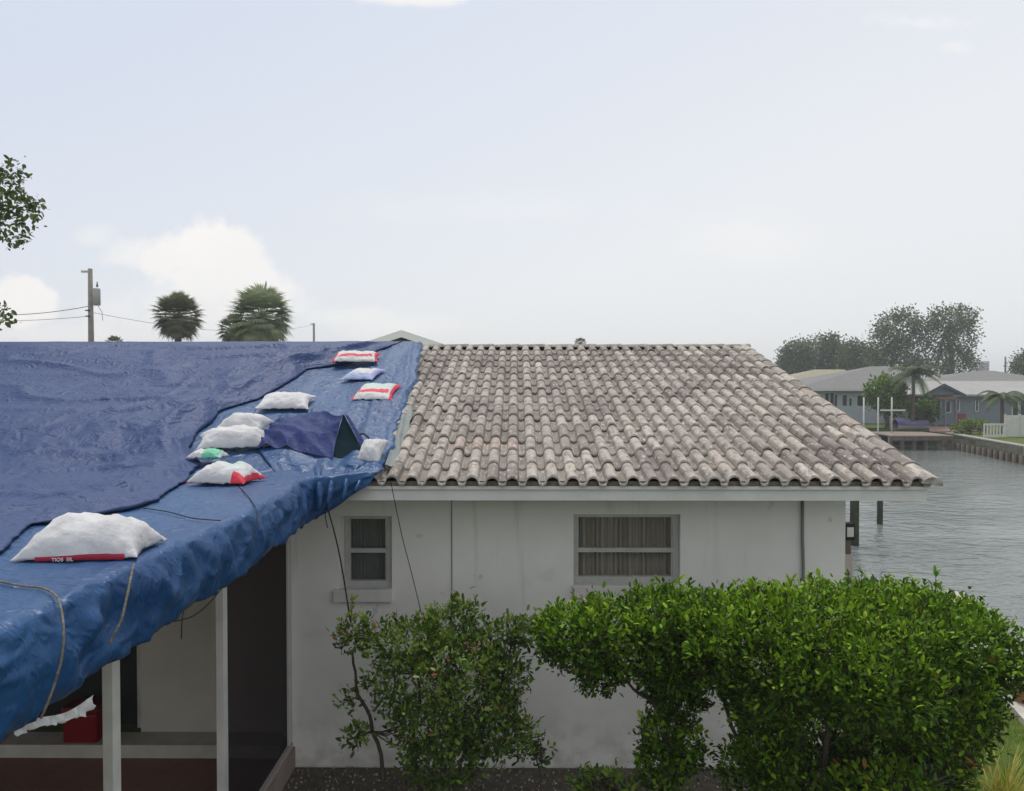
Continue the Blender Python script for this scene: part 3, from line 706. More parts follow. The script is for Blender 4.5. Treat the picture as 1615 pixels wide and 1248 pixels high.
rope('tie_rope', [tr(-10,928), tr(30,936), tr(62,940), tr(84,956), side(93,990,.11), side(90,1040,.13), side(74,1095,.12), side(55,1140,.1)], .004, rope2_m, 'rope lying across the blue tarp front and hanging over its edge at far left')
rope('tie_rope', [side(206,893,.04), side(199,925,.10), side(190,965,.12), side(184,985,.12), side(166,1020,.10)], .005, rope2_m, 'tan rope hanging down the tarp side below the biggest sandbag')
rope('tie_rope', [tr(222,806,.012), tr(262,812,.012), tr(300,822,.012), tr(345,826,.012)], .003, rope_m, 'dark cord lying across the blue tarp near the grommet')
rope('tie_rope', [tr(372,768,.012), tr(390,788,.012), side(402,806,.03), side(402,830,.09), side(397,852,.1)], .003, rope_m, 'dark cord crossing the tarp edge beyond the red cornered sandbag')
rope('tie_rope', [side(352,922,.0), side(330,950,-.02), side(300,975,-.03), side(262,985,-.02)], .003, rope_m, 'loose dark cord looping under the tarp edge by the porch post')
rope('tie_rope', [side(295,948,-.02), side(284,972,-.02), side(281,1012,-.02)], .0025, rope_m, 'thin cord end dangling under the tarp edge in front of the porch door')
# torn bag edge hanging at the tarp's lower hem
rows = []
for k in range(40):
    t_ = k/39; px = 12+128*t_; py = 1163-50*t_**1.3-18*math.sin(t_*7)*.25
    a_ = side(px, py, .0); wv = .012+.022*math.exp(-((t_-.9)/.12)**2)+.004*math.sin(k*1.7)
    rows.append([a_+Vector((.0, 0, .02)), a_+Vector((.02*math.sin(k*.9), 0, -wv*.5)), a_+Vector((.01*math.cos(k*1.3), 0, -wv))])
tb = MB().grid(rows).build('torn_sandbag', BM['plain'], None, True); tag(tb, 'torn white plastic sandbag shred hanging along the lower hem of the blue tarp', 'sandbag', 'sandbags holding down the roof tarps')
# red cooler in porch
cl = empty('red_cooler', tuple(W(126, 1178, 6.55)), 'red cooler on the porch step behind the left post', 'cooler')
cc = W(126, 1170, 6.66)
MB().box(cc.x-.15, cc.x+.15, 6.57, 6.78, .322, .58).build('body', mat('red_plastic', (.2,.004,.007), .4, .4), cl, bevel=.02)
MB().box(cc.x-.16, cc.x+.16, 6.56, 6.79, .582, .64).build('lid', mat('dark_red_lid', (.16,.006,.008), .4, .4), cl, bevel=.02)

# ---------------------------------------------------------------- vegetation
def leaves(name, pos, nrm, size, mtl, parent, tones, aspect=.42, jitter=.6, curl=.2, seed=0, axis=None):
    """one mesh of folded leaf blades. pos (n,3); nrm = direction of blade axis (n,3)"""
    r = np.random.default_rng(seed); n = len(pos)
    ax = nrm+r.normal(0, jitter, (n, 3)); ax /= np.linalg.norm(ax, axis=1)[:, None]+1e-9
    sd = np.cross(ax, r.normal(0, 1, (n, 3))+np.array([0, 0, 1.5])); sd /= np.linalg.norm(sd, axis=1)[:, None]+1e-9
    up = np.cross(sd, ax)
    L = size*(.45+.85*r.random(n)**1.2)[:, None]; Wd = L*aspect*.5
    p0 = pos; p1 = pos+ax*L*.35+sd*Wd+up*L*.05; p2 = pos+ax*L*.38-up*L*.04; p3 = pos+ax*L*.35-sd*Wd+up*L*.05
    p4 = pos+ax*L*.75+sd*Wd*.85-up*L*curl*.3; p5 = pos+ax*L*.78-up*L*(curl*.4); p6 = pos+ax*L*.75-sd*Wd*.85-up*L*curl*.3; p7 = pos+ax*L-up*L*curl
    V_ = np.stack([p0, p1, p2, p3, p4, p5, p6, p7], 1).reshape(-1, 3)
    b_ = (np.arange(n)*8)[:, None]
    F4 = np.concatenate([b_+np.array([[1, 2, 5, 4]]), b_+np.array([[2, 3, 6, 5]])]); F3 = np.concatenate([b_+np.array([[0, 2, 1]]), b_+np.array([[0, 3, 2]]), b_+np.array([[4, 5, 7]]), b_+np.array([[5, 6, 7]])])
    me = bpy.data.meshes.new(name); me.vertices.add(len(V_)); me.vertices.foreach_set('co', V_.astype(np.float32).ravel())
    idx = np.concatenate([F4.ravel(), F3.ravel()]); st = np.concatenate([np.arange(len(F4))*4, len(F4)*4+np.arange(len(F3))*3])
    me.loops.add(len(idx)); me.loops.foreach_set('vertex_index', idx.astype(np.int32)); me.polygons.add(len(st)); me.polygons.foreach_set('loop_start', st.astype(np.int32))
    me.update(calc_edges=True); me.validate()
    a = me.attributes.new('tone', 'FLOAT', 'POINT'); a.data.foreach_set('value', np.repeat(tones, 8).astype(np.float32))
    return link(name, me, mtl, parent, True)
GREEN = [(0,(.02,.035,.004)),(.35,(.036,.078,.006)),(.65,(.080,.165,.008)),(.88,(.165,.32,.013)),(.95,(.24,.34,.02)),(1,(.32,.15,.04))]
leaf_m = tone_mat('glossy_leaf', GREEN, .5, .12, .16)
DULL = [(0,(.035,.06,.012)),(.4,(.085,.155,.02)),(.8,(.18,.30,.035)),(.93,(.28,.32,.06)),(1,(.40,.16,.06))]
leaf2_m = tone_mat('shrub_leaf', DULL, .5, .18, .15)
FAR_G = [(0,(.07,.09,.055)),(.5,(.13,.165,.085)),(1,(.22,.26,.13))]
far_m = tone_mat('distant_leaf', FAR_G, .8, .1, .2)
bark_m = mat('bark', (.10,.085,.07), .95, .1, (.06,.05,.04), 20, 5, .4, 60, stretch=(1,1,.3))
palmbark_m = mat('palm_bark', (.15,.11,.08), .95, .1, (.09,.065,.05), 12, 5)
def blob_pts(blobs, n, seed, surf_bias=.25, rough=.22, keep=None):
    """points near the surface of a union of ellipsoids (cx,cy,cz,rx,ry,rz)"""
    r = np.random.default_rng(seed); out = []; nr = []
    B = np.array(blobs, float); area = (B[:,3]*B[:,4]+B[:,3]*B[:,5]+B[:,4]*B[:,5]); pr = area/area.sum()
    while sum(len(o) for o in out) < n:
        k = r.choice(len(B), size=n*2, p=pr); d = r.normal(0, 1, (n*2, 3)); d /= np.linalg.norm(d, axis=1)[:, None]
        rad = 1-np.abs(r.normal(0, surf_bias, n*2)); lump = np.sin(d[:,0]*7+k)*np.sin(d[:,1]*6+k*2)*np.sin(d[:,2]*8+k*3)
        rad = np.clip(rad*(1+rough*lump), .05, 1.13)
        p = B[k, :3]+d*B[k, 3:]*rad[:, None]
        inside = np.zeros(len(p))
        for b_ in B:
            q = ((p-b_[:3])/b_[3:]); inside += (np.sum(q*q, 1) < .5)
        ok = inside < 1 if surf_bias < .5 else np.ones(len(p), bool)
        if keep is not None: ok &= keep(p)
        out.append(p[ok]); nr.append((d/B[k, 3:])[ok])
    P_ = np.concatenate(out)[:n]; D = np.concatenate(nr)[:n]; D /= np.linalg.norm(D, axis=1)[:, None]
    return P_, D
def rosettes(P_, D, per, spread, seed):
    r = np.random.default_rng(seed); n = len(P_)
    pos = np.repeat(P_, per, 0)+r.normal(0, spread, (n*per, 3)); dr = np.repeat(D*.6+np.array([0, 0, .55]), per, 0)
    return pos, dr
def wobble_line(a, b, n, amp, seed):
    a = Vector(a); b = Vector(b); r = random.Random(seed); out = []
    ph = [r.uniform(0, 6) for _ in range(4)]
    for i in range(n+1):
        t_ = i/n; k = math.sin(math.pi*t_)
        out.append(a.lerp(b, t_)+Vector((math.sin(t_*6+ph[0])*amp*k, math.sin(t_*5+ph[1])*amp*k, math.sin(t_*7+ph[2])*amp*.4*k)))
    return out
def shrub(name, label, base, blobs, nclump, per, leaf, mtl, stems, seed, group=None, tone_mu=.45, tone_sd=.22, extra=None, spread=.03, red=0.02, cat='shrub', keep=None, bias=.22, rough=.22, shoots=0):
    root = empty(name, base, label, cat, group)
    P_, D = blob_pts(blobs, nclump, seed, bias, rough, keep)
    r = np.random.default_rng(seed+1)
    ct = np.clip(r.normal(tone_mu, tone_sd, nclump)+.26*(D[:,2]-.15), 0, .93); ct[r.random(nclump) < red] = 1  # clumps facing up get a lighter tone: top light painted into leaf colour
    pos, dr = rosettes(P_, D, per, spread, seed+2); cr = np.repeat(ct, per); tn = np.where(cr > .99, 1, np.clip(cr+r.normal(0, .07, nclump*per), 0, .93))
    leaves('crown', pos, dr, leaf, mtl, root, tn, seed=seed+3)
    mb = MB()
    if shoots:
        up_ = np.where(D[:,2] > .25)[0]; pk = r.choice(up_, size=shoots, replace=False); sp, sv, stn = [], [], []
        for k in pk:
            h_ = r.uniform(.04, .17); a_ = Vector(P_[k]); tp = a_+Vector((r.normal(0,.03), r.normal(0,.03), h_)); mb.tube([a_-Vector((0,0,.05)), tp], .004, 4, .002)
            for q in range(int(5+h_*60)):
                t_ = r.uniform(.25, 1); sp.append(a_.lerp(tp, t_)); an = r.uniform(0, 6.28); sv.append((math.cos(an)*.75, math.sin(an)*.75, .9)); stn.append(min(.93, ct[k]+.1))
        leaves('shoot_leaves', np.array(sp), np.array(sv), leaf*1.05, mtl, root, np.array(stn), jitter=.2, seed=seed+5)
    for (a, b_, r0, r1) in stems:
        mb.tube(wobble_line(a, b_, 9, .05*(Vector(b_)-Vector(a)).length, hash((round(a[0], 2), round(b_[2], 2))) % 999), r0, 7, r1)
    # twigs from stem tips towards clumps
    tips = [Vector(s_[1]) for s_ in stems]
    for k in r.choice(nclump, size=min(nclump, 90), replace=False):
        p = Vector(P_[k]); tnear = min(tips, key=lambda q: (q-p).length); mb.tube(wobble_line(tnear, p, 4, .05, int(k)), .008, 4, .003)
    mb.build('trunk', bark_m, root, True)
    return root
def PB(px, py, d, rpx, rpy, rd):   # blob from picture measures at a depth
    p = W(px, py, d); return (p.x, p.y, p.z, rpx/F*d, rd, rpy/F*d)
# right big hedge
hb = [PB(1190,1000,4.9,95,58,.5),PB(1290,1003,4.8,110,62,.55),PB(1400,996,4.8,110,62,.55),PB(1480,1015,4.9,90,66,.5),PB(1545,1030,5.0,46,66,.4),
      PB(1130,1010,5.1,85,60,.5),PB(1240,1045,4.7,95,65,.5),PB(1350,1050,4.6,115,75,.6),PB(1440,1085,4.85,100,90,.5),PB(1505,1105,5.1,55,65,.35),
      PB(1385,1155,5.15,115,75,.4),PB(1300,1150,5.2,90,75,.35),PB(1290,1235,5.15,105,55,.35),PB(1415,1225,5.15,90,50,.35),PB(1180,1060,5.0,60,45,.35),PB(1195,1110,4.95,42,40,.3),PB(1215,1180,4.9,40,60,.3),PB(1160,1215,5.1,26,24,.15)]
g0 = lambda px, d: ((px-CX)/F*d, d, 0.0)
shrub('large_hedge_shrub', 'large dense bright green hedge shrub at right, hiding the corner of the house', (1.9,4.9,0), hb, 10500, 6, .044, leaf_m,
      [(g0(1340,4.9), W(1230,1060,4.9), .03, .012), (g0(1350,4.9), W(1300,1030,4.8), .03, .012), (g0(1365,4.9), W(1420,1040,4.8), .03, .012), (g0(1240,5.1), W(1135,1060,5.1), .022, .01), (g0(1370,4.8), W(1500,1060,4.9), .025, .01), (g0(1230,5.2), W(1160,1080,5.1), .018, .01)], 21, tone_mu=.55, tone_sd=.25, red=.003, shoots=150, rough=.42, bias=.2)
# middle shrub with visible trunk
mbk = [PB(900,993,5.3,50,24,.3),PB(965,993,5.2,62,34,.35),PB(1040,975,5.2,62,36,.35),PB(1085,1000,5.2,60,45,.35),PB(925,1020,5.2,55,34,.3),PB(990,1035,5.2,60,32,.3),
       PB(1060,1050,5.2,45,32,.3),PB(880,1010,5.3,32,30,.2),PB(945,1070,5.3,32,20,.15),PB(1045,1165,5.3,34,28,.16),PB(1075,1110,5.3,38,26,.15),PB(1050,1215,5.3,42,30,.16),PB(1085,1180,5.25,26,34,.14),PB(1060,1085,5.3,46,22,.18)]
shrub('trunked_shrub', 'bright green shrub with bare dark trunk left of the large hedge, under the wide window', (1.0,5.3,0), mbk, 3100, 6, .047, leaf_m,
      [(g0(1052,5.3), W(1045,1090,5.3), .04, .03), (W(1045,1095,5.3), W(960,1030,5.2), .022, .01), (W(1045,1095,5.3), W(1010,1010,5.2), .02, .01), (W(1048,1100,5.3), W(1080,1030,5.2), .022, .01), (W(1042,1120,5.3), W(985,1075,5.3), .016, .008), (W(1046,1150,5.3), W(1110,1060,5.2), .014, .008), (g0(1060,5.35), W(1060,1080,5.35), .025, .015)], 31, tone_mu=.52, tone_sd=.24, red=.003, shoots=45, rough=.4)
# left shrub
lb = [PB(705,1000,5.8,42,38,.2),PB(640,1020,5.8,55,34,.25),PB(720,1050,5.7,75,48,.3),PB(650,1085,5.7,72,48,.3),PB(740,1105,5.7,72,55,.3),PB(680,1150,5.7,62,50,.25),PB(770,1150,5.8,55,45,.25),
      PB(560,1005,5.8,26,26,.14),PB(800,1000,5.8,32,20,.15),PB(835,1005,5.8,24,22,.12),PB(790,1070,5.8,42,40,.2),PB(815,1170,5.8,28,30,.14),PB(700,1205,5.8,60,40,.2),PB(548,1105,5.8,14,14,.08),PB(558,1165,5.8,18,12,.08),PB(735,985,5.8,22,34,.12)]
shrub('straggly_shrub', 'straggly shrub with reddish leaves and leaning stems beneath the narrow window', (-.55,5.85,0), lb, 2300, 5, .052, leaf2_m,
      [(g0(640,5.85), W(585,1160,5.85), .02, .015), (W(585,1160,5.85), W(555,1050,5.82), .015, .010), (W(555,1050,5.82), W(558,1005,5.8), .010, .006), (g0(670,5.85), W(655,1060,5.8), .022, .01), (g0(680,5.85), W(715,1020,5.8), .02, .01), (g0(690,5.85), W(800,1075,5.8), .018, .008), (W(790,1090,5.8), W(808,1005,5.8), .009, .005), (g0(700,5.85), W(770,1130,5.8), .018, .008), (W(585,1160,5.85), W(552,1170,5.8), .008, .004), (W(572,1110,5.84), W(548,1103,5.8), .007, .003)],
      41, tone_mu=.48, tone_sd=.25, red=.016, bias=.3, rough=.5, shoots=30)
# low plants in bed
shrub('low_bed_plant', 'low dark green plant at the foot of the trunked shrub', (.75,5.6,0), [PB(960,1252,5.6,50,20,.15),PB(925,1240,5.7,16,14,.08)], 110, 5, .06, leaf2_m, [(g0(950,5.6), W(950,1240,5.6), .01, .006)], 51, cat='plant')
shrub('low_light_plant', 'low light green plant in front of the big hedge at the bottom right', (2.4,4.5,0), [PB(1400,1255,4.5,90,34,.2),PB(1480,1225,4.9,42,45,.2),PB(1512,1190,5.3,28,34,.2)], 560, 6, .05, leaf_m, [(g0(1430,4.5), W(1430,1240,4.5), .01, .006)], 61, cat='plant', tone_mu=.5)
shrub('sprig_plant', 'small sprig of pale leaves growing by the wall base between the shrubs', (.2,6.2,0), [PB(848,1190,6.2,16,26,.05),PB(844,1178,6.2,10,10,.04)], 26, 4, .05, leaf2_m, [(g0(850,6.2), W(848,1185,6.2), .006, .003)], 71, cat='plant')
MB().tube([(.78,5.9,0), (.785,5.9,.33)], .008, 8).build('garden_stake', mat('stake_tan', (.45,.42,.34), .8, .2), None); tag(bpy.data.objects['garden_stake'], 'thin pale garden stake upright in the planting bed', 'stake')
def blades(name, base_pts, h, wd, m, parent, lean, seed, tones=None, seg=5):
    r = random.Random(seed); mb = MB(); tn = []
    for (x, y, z) in base_pts:
        a = r.uniform(0, 2*math.pi); l_ = h*r.uniform(.6, 1.15); ln = lean*r.uniform(.3, 1.2); P_ = []
        d = Vector((math.cos(a), math.sin(a), 0)); s_ = Vector((-d.y, d.x, 0)); t0 = r.random()
        for k in range(seg+1):
            t_ = k/seg; c_ = Vector((x, y, z))+d*l_*ln*t_**1.8+Vector((0, 0, l_*(t_-.35*ln*t_**2.5))); w_ = wd*(1-t_**2)*.5+.0006
            P_.append([c_-s_*w_, c_+s_*w_])
        mb.grid(P_); tn += [t0]*(2*(seg+1))
    o = mb.build(name, m, parent, True); set_tone(o, tn); return o
yel_m = tone_mat('yellow_blade', [(0,(.14,.2,.02)),(.5,(.36,.38,.05)),(.8,(.52,.5,.14)),(1,(.5,.26,.05))], .6, .3, .3)
for i, (px, d, hh, lab) in enumerate([(1590,5.9,.62,'yellow ornamental grass clump nearest the bottom right corner'),(1545,5.6,.48,'smaller yellow green grass clump between hedge and corner clump')]):
    b_ = g0(px, d); root = empty('ornamental_grass', b_, lab, 'plant', 'ornamental grass clumps')
    r = random.Random(i); blades('foliage', [(b_[0]+r.gauss(0,.05), d+r.gauss(0,.05), 0) for _ in range(150)], hh, .017, yel_m, root, .75, i+2)
lawn_b = tone_mat('grass_blade', [(0,(.10,.19,.02)),(.6,(.18,.28,.04)),(1,(.3,.3,.08))], .7, .2, .3)
r = random.Random(3); pts = []
while len(pts) < 9000:
    y = r.uniform(4.8, 9.5); x = r.uniform(3.2, 2.9+.28*y-.1)+.3
    if x < 3.3+(y+1)*.2564-.4 and x > 3.2: pts.append((x, y, 0))
go = blades('lawn_grass', pts, .06, .006, lawn_b, None, .6, 5, seg=2); tag(go, 'short green lawn grass between hedge and seawall', 'grass', kind='stuff')
# mulch chips
r = random.Random(9); mb = MB()
for _ in range(3500):
    x = r.uniform(-2.0, 3.2); y = r.uniform(5.4, 6.78); s_ = r.uniform(.006, .02)
    c_ = Vector((x, y, .008+s_*.3)); q = Euler((r.uniform(0,6), r.uniform(0,6), r.uniform(0,6))).to_matrix()
    vs = [c_+q @ Vector(v)*s_ for v in ((1,0,0),(-1,0,0),(0,.8,0),(0,-.8,0),(0,0,.6),(0,0,-.6))]
    mb.add(vs, [(0,2,4),(2,1,4),(1,3,4),(3,0,4),(2,0,5),(1,2,5),(3,1,5),(0,3,5)])
o = mb.build('gravel_mulch', tone_mat('gravel', [(0,(.11,.095,.08)),(.5,(.24,.21,.18)),(1,(.48,.44,.39))], .9, .1, 0)); set_tone(o, np.repeat(np.random.default_rng(1).random(3500)**2, 6)); tag(o, 'brown gravel mulch along the foot of the white wall', 'gravel', kind='stuff')
pt = W(1622, 1112, 8.1); 
pr_ = empty('plant_pot', (pt.x, pt.y, 0), 'terracotta pot on the lawn by the seawall at the right edge', 'pot')
MB().lathe((pt.x, pt.y, 0), [(.09,0),(.13,.2),(.15,.2),(.15,.25),(.13,.25),(.12,.18)], 20).build('body', mat('terracotta', (.45,.2,.12), .8, .2), pr_, True)

# left oak branch reaching into frame
oak = empty('oak_tree', (-11.5, 13, 0), 'broad leaved tree at the left frame edge with one leafy branch showing above the tarp', 'tree')
obl = [PB(-5,300,13,38,34,.35),PB(25,330,13,26,30,.35),PB(10,365,13,26,22,.3),PB(18,275,13,16,16,.2),PB(45,340,13,18,18,.25),PB(55,325,13,10,10,.12),PB(25,385,13,12,8,.1),PB(-12,500,13,22,24,.3),
       PB(-60,330,13,50,70,.6),PB(-140,300,13,90,90,1.2),PB(-160,420,13,100,110,1.0)]
P_, D = blob_pts(obl, 1500, 81, .4, .3)
okp = []
pos, dr = rosettes(P_, D, 4, .06, 82); leaves('crown', pos, dr*.3, .115, tone_mat('oak_leaf', [(0,(.03,.055,.015)),(.5,(.09,.14,.03)),(1,(.2,.27,.06))], .5, .4, .25), oak, np.clip(np.random.default_rng(5).normal(.5,.22,len(pos)),0,1), aspect=.5, jitter=.9, seed=83)
mb = MB().tube(wobble_line((-11.5,13,0), (-11.2,13,4.5), 8, .15, 4), .22, 10, .15)
for a, b_ in (((-11.2,13,4.5), W(-20,320,13)), ((-11.2,13,4.3), W(-30,500,13)), ((-11.2,13,4.5), W(-150,280,13)), (W(-20,320,13), W(40,345,13)), (W(-20,320,13), W(15,275,13))): mb.tube(wobble_line(a, b_, 8, .12, 7), .05, 6, .012)
mb.build('trunk', bark_m, oak, True)

# palms
def fan_palm(name, label, px, py, d, rad, n, seed, mtl, group='cabbage palms behind the ridge'):
    c = W(px, py, d); root = empty(name, (c.x, c.y, 0), label, 'palm tree', group); r = random.Random(seed); mb = MB(); tn = []
    for i in range(n):
        # fronds over the whole sphere, lower ones hanging
        z = 1-2*(i+.5)/n*.97; a = i*2.39996+r.uniform(-.2, .2); h = math.sqrt(max(0, 1-z*z)); d_ = Vector((h*math.cos(a), h*math.sin(a), z))
        pet = rad*r.uniform(.42, .58); hub = c+d_*pet; s_ = d_.cross(Vector((0,0,1))); s_ = s_.normalized() if s_.length > .01 else Vector((1,0,0)); u_ = s_.cross(d_)
        t0 = min(1, max(0, .55+.35*d_.z+r.uniform(-.2, .2)))
        mb.tube([c, hub], .02, 3, .012); tn += [t0]*6
        nb = 21
        for k in range(nb):
            an = (k/(nb-1)-.5)*2.9; L = rad*r.uniform(.42, .55)*(1-.25*abs(an)/1.25); dd = d_*math.cos(an)+s_*math.sin(an)
            w_ = rad*.03; pr = (s_*math.cos(an)-d_*math.sin(an))
            m0 = hub+dd*L*.5+u_*.03; tip = hub+dd*L+Vector((0,0,-L*.16))
            mb.add([hub, m0-pr*w_, tip, m0+pr*w_], [(0,1,2,3)]); tn += [t0]*4
    o = mb.build('crown', mtl, root); set_tone(o, tn)
    MB().tube(wobble_line((c.x,c.y,0), (c.x,c.y,c.z-rad*.1), 8, .08, seed), .2, 10, .17).build('trunk', palmbark_m, root, True); return root
palm_m = tone_mat('palm_frond', [(0,(.16,.11,.07)),(.3,(.11,.12,.07)),(.7,(.15,.17,.09)),(1,(.24,.26,.14))], .6, .3, .15)
palm2_m = tone_mat('pale_palm_frond', [(0,(.26,.25,.18)),(.3,(.25,.29,.18)),(.7,(.33,.38,.24)),(1,(.42,.47,.31))], .6, .3, .15)
fan_palm('cabbage_palm', 'round headed dark cabbage palm between the utility pole and the larger palm', 280, 499, 43, 1.62, 85, 1, palm_m)
fan_palm('cabbage_palm', 'larger paler cabbage palm right of the round headed one', 412, 500, 33, 1.62, 95, 2, palm2_m)
fan_palm('cabbage_palm', 'small palm head overlapping the left side of the larger palm', 368, 520, 38, .95, 50, 3, palm_m)
fan_palm('cabbage_palm', 'tiny palm top just right of the utility pole', 180, 543, 60, .9, 40, 4, palm_m)
fan_palm('cabbage_palm', 'tiny palm top peeking over the middle of the tile ridge', 915, 543, 70, .75, 40, 5, palm_m)
def feather_palm(name, label, base, h, rad, n, seed, mtl, group):
    c = Vector(base)+Vector((0,0,h)); root = empty(name, base, label, 'palm tree', group); r = random.Random(seed); mb = MB(); tn = []
    for i in range(n):
        a = i*2.39996; el = r.uniform(-.1, 1.2); L = rad*r.uniform(.85, 1.1); d_ = Vector((math.cos(a), math.sin(a), 0)); s_ = Vector((-d_.y, d_.x, 0)); t0 = r.random(); pts = []
        for k in range(9):
            t_ = k/8; pts.append(c+d_*L*t_*math.cos(el*.6)+Vector((0,0,L*(math.sin(el)*t_-.75*t_*t_))))
        mb.tube(pts, .03, 4, .008); tn += [t0]*36
        for k in range(1, 9):
            for q in range(3):
                p = pts[k-1].lerp(pts[k], q/3); ll = L*.28*(1-abs(k/8-.45)); dr_ = (pts[k]-pts[k-1]).normalized()
                for sg in (-1, 1):
                    tip = p+s_*sg*ll*.8+dr_*ll*.5+Vector((0,0,-ll*.35)); w_ = dr_*.045
                    mb.add([p-w_, p+w_, tip], [(0,1,2)]); tn += [t0]*3
    o = mb.build('crown', mtl, root); set_tone(o, tn)
    MB().tube(wobble_line(base, c, 8, .06*h*.3, seed), .14, 10, .1).build('trunk', palmbark_m, root, True); return root

# far broadleaf trees
def far_tree(label, px, base_d, blobs, n, size, seed, trunk_px=None, mtl=None, bias=.35, rough=.3):
    bl = [PB(a, b_, base_d, c_, d_, c_/F*base_d*.7) for a, b_, c_, d_ in blobs]; x = (px-CX)/F*base_d
    root = empty('broadleaf_tree', (x, base_d, 0), label, 'tree', 'trees beyond the far houses')
    P_, D = blob_pts(bl, n, seed, bias, rough); r = np.random.default_rng(seed)
    size *= .5; pos, dr = rosettes(P_, D, 7, size*1.3, seed); tn = np.clip(np.repeat(r.normal(.5, .28, n), 7), 0, 1)
    leaves('crown', pos, dr*.3, size, mtl or far_m, root, tn, aspect=.7, jitter=1, seed=seed)
    mb = MB().tube(wobble_line((x, base_d, 0), (bl[0][0], bl[0][1], bl[0][2]), 8, .3, seed), .45, 8, .2)
    for b_ in bl[1:]: mb.tube(wobble_line((x, base_d, max(2, bl[0][2]-bl[0][5]*1.2)), b_[:3], 6, .4, seed+1), .22, 6, .06)
    mb.build('trunk', bark_m, root, True); return root
far_tree('low rounded dark tree just beyond the tile roof edge, leftmost of the far grove', 1255, 105, [(1255,565,24,22),(1245,580,18,14)], 900, .6, 101)
far_tree('low bumpy dark tree with two small tops in the middle of the far grove', 1300, 108, [(1295,555,28,22),(1308,545,14,14),(1320,565,24,22),(1290,575,32,16)], 1300, .6, 102)
far_tree('low dark tree joining the grove to the tall tree pair', 1345, 104, [(1345,565,24,24),(1365,572,20,18)], 900, .6, 103)
far_tree('tall grey green tree, left of the tall pair beyond the far houses', 1395, 98, [(1415,520,34,26),(1395,540,24,22),(1440,550,22,30),(1425,505,20,14),(1415,575,34,16),(1380,560,16,14)], 1500, .55, 104, bias=.3, rough=.6)
far_tree('tallest open crowned tree, right of the tall pair beyond the far houses', 1490, 96, [(1495,505,34,18),(1480,530,24,26),(1510,535,22,26),(1500,565,26,20),(1525,575,14,14),(1520,500,16,12),(1470,580,26,12)], 1300, .55, 105, bias=.3, rough=.75)
far_tree('dark tree cut by the right edge of the photo', 1612, 92, [(1612,580,20,14),(1625,575,24,20)], 600, .5, 106)

# ---------------------------------------------------------------- utility poles
up = empty('utility_pole', tuple(Vector((W(142,0,40).x, 40, 0))), 'grey utility pole with a transformer can at left beyond the tarp', 'utility pole')
cx_ = W(142,0,40).x
conc = mat('weathered_pole', (.27,.25,.22), .9, .1, (.2,.185,.165), 4, 5)
MB().tube([(cx_+.02,40,0), (cx_,40,W(0,424,40).z)], .19, 12, .11).build('pole', conc, up, True)
MB().box(cx_-.45, cx_-.1, 39.93, 40.05, W(0,430,40).z, W(0,427,40).z).build('bracket', alu_m, up)
tx = W(150,0,40).x+.08
MB().lathe((tx,39.95,W(0,482,40).z), [(.15,0),(.19,.02),(.19,.84),(.16,.9)], 16).build('transformer', mat('transformer_grey', (.36,.36,.37), .5, .4), up, True)
MB().lathe((tx+.04,39.95,W(0,453,40).z), [(.05,0),(.06,.03),(.035,.06),(.06,.1),(.03,.14),(.02,.28)], 10).build('bushing', dark_m, up, True)
mb = MB()
for py in (490, 499): mb.tube([(cx_-.22,39.9,W(0,py,40).z), (cx_+.06,39.8,W(0,py,40).z)], .035, 6)
mb.tube([(tx+.1,39.9,W(0,483,40).z), (tx+.3,39.9,W(0,492,40).z), (tx+.35,39.9,W(0,506,40).z)], .012, 5)
mb.build('insulator', dark_m, up)
def wire(label, a, b_, sag, r_=.012):
    a = Vector(a); b_ = Vector(b_); pts = [a.lerp(b_, k/16)-Vector((0,0,sag*4*(k/16)*(1-k/16))) for k in range(17)]
    o = MB().tube(pts, r_, 5).build('power_line', dark_m, None); tag(o, label, 'power line', 'overhead lines at the utility pole')
wire('upper sagging power line running left from the utility pole', (cx_-.1,40,W(0,483,40).z), W(-60,494,44), .25, .018)
wire('lower thin power line running left from the utility pole', (cx_-.2,40,W(0,499,40).z), W(-60,505,44), .12)
wire('faint power line running right from the utility pole towards the far thin pole', (cx_+.1,40,W(0,493,40).z), (W(495,0,85).x,85,W(0,512,85).z), .9, .011)
x_ = W(495,0,85).x
sp = empty('utility_pole', (x_,85,0), 'thin distant utility pole right of the larger palm', 'utility pole'); MB().tube([(x_,85,0), (x_,85,W(0,510,85).z)], .16, 8, .12).build('pole', conc, sp, True)
MB().box(x_-.35, x_+.12, 84.9, 85.1, W(0,512,85).z, W(0,510.5,85).z).build('crossarm', alu_m, sp)
x_ = W(1582,0,95).x
sp = empty('utility_pole', (x_,95,0), 'thin distant utility pole above the right hand far house', 'utility pole'); MB().tube([(x_,95,0), (x_,95,W(0,563,95).z)], .12, 8, .1).build('pole', conc, sp, True)

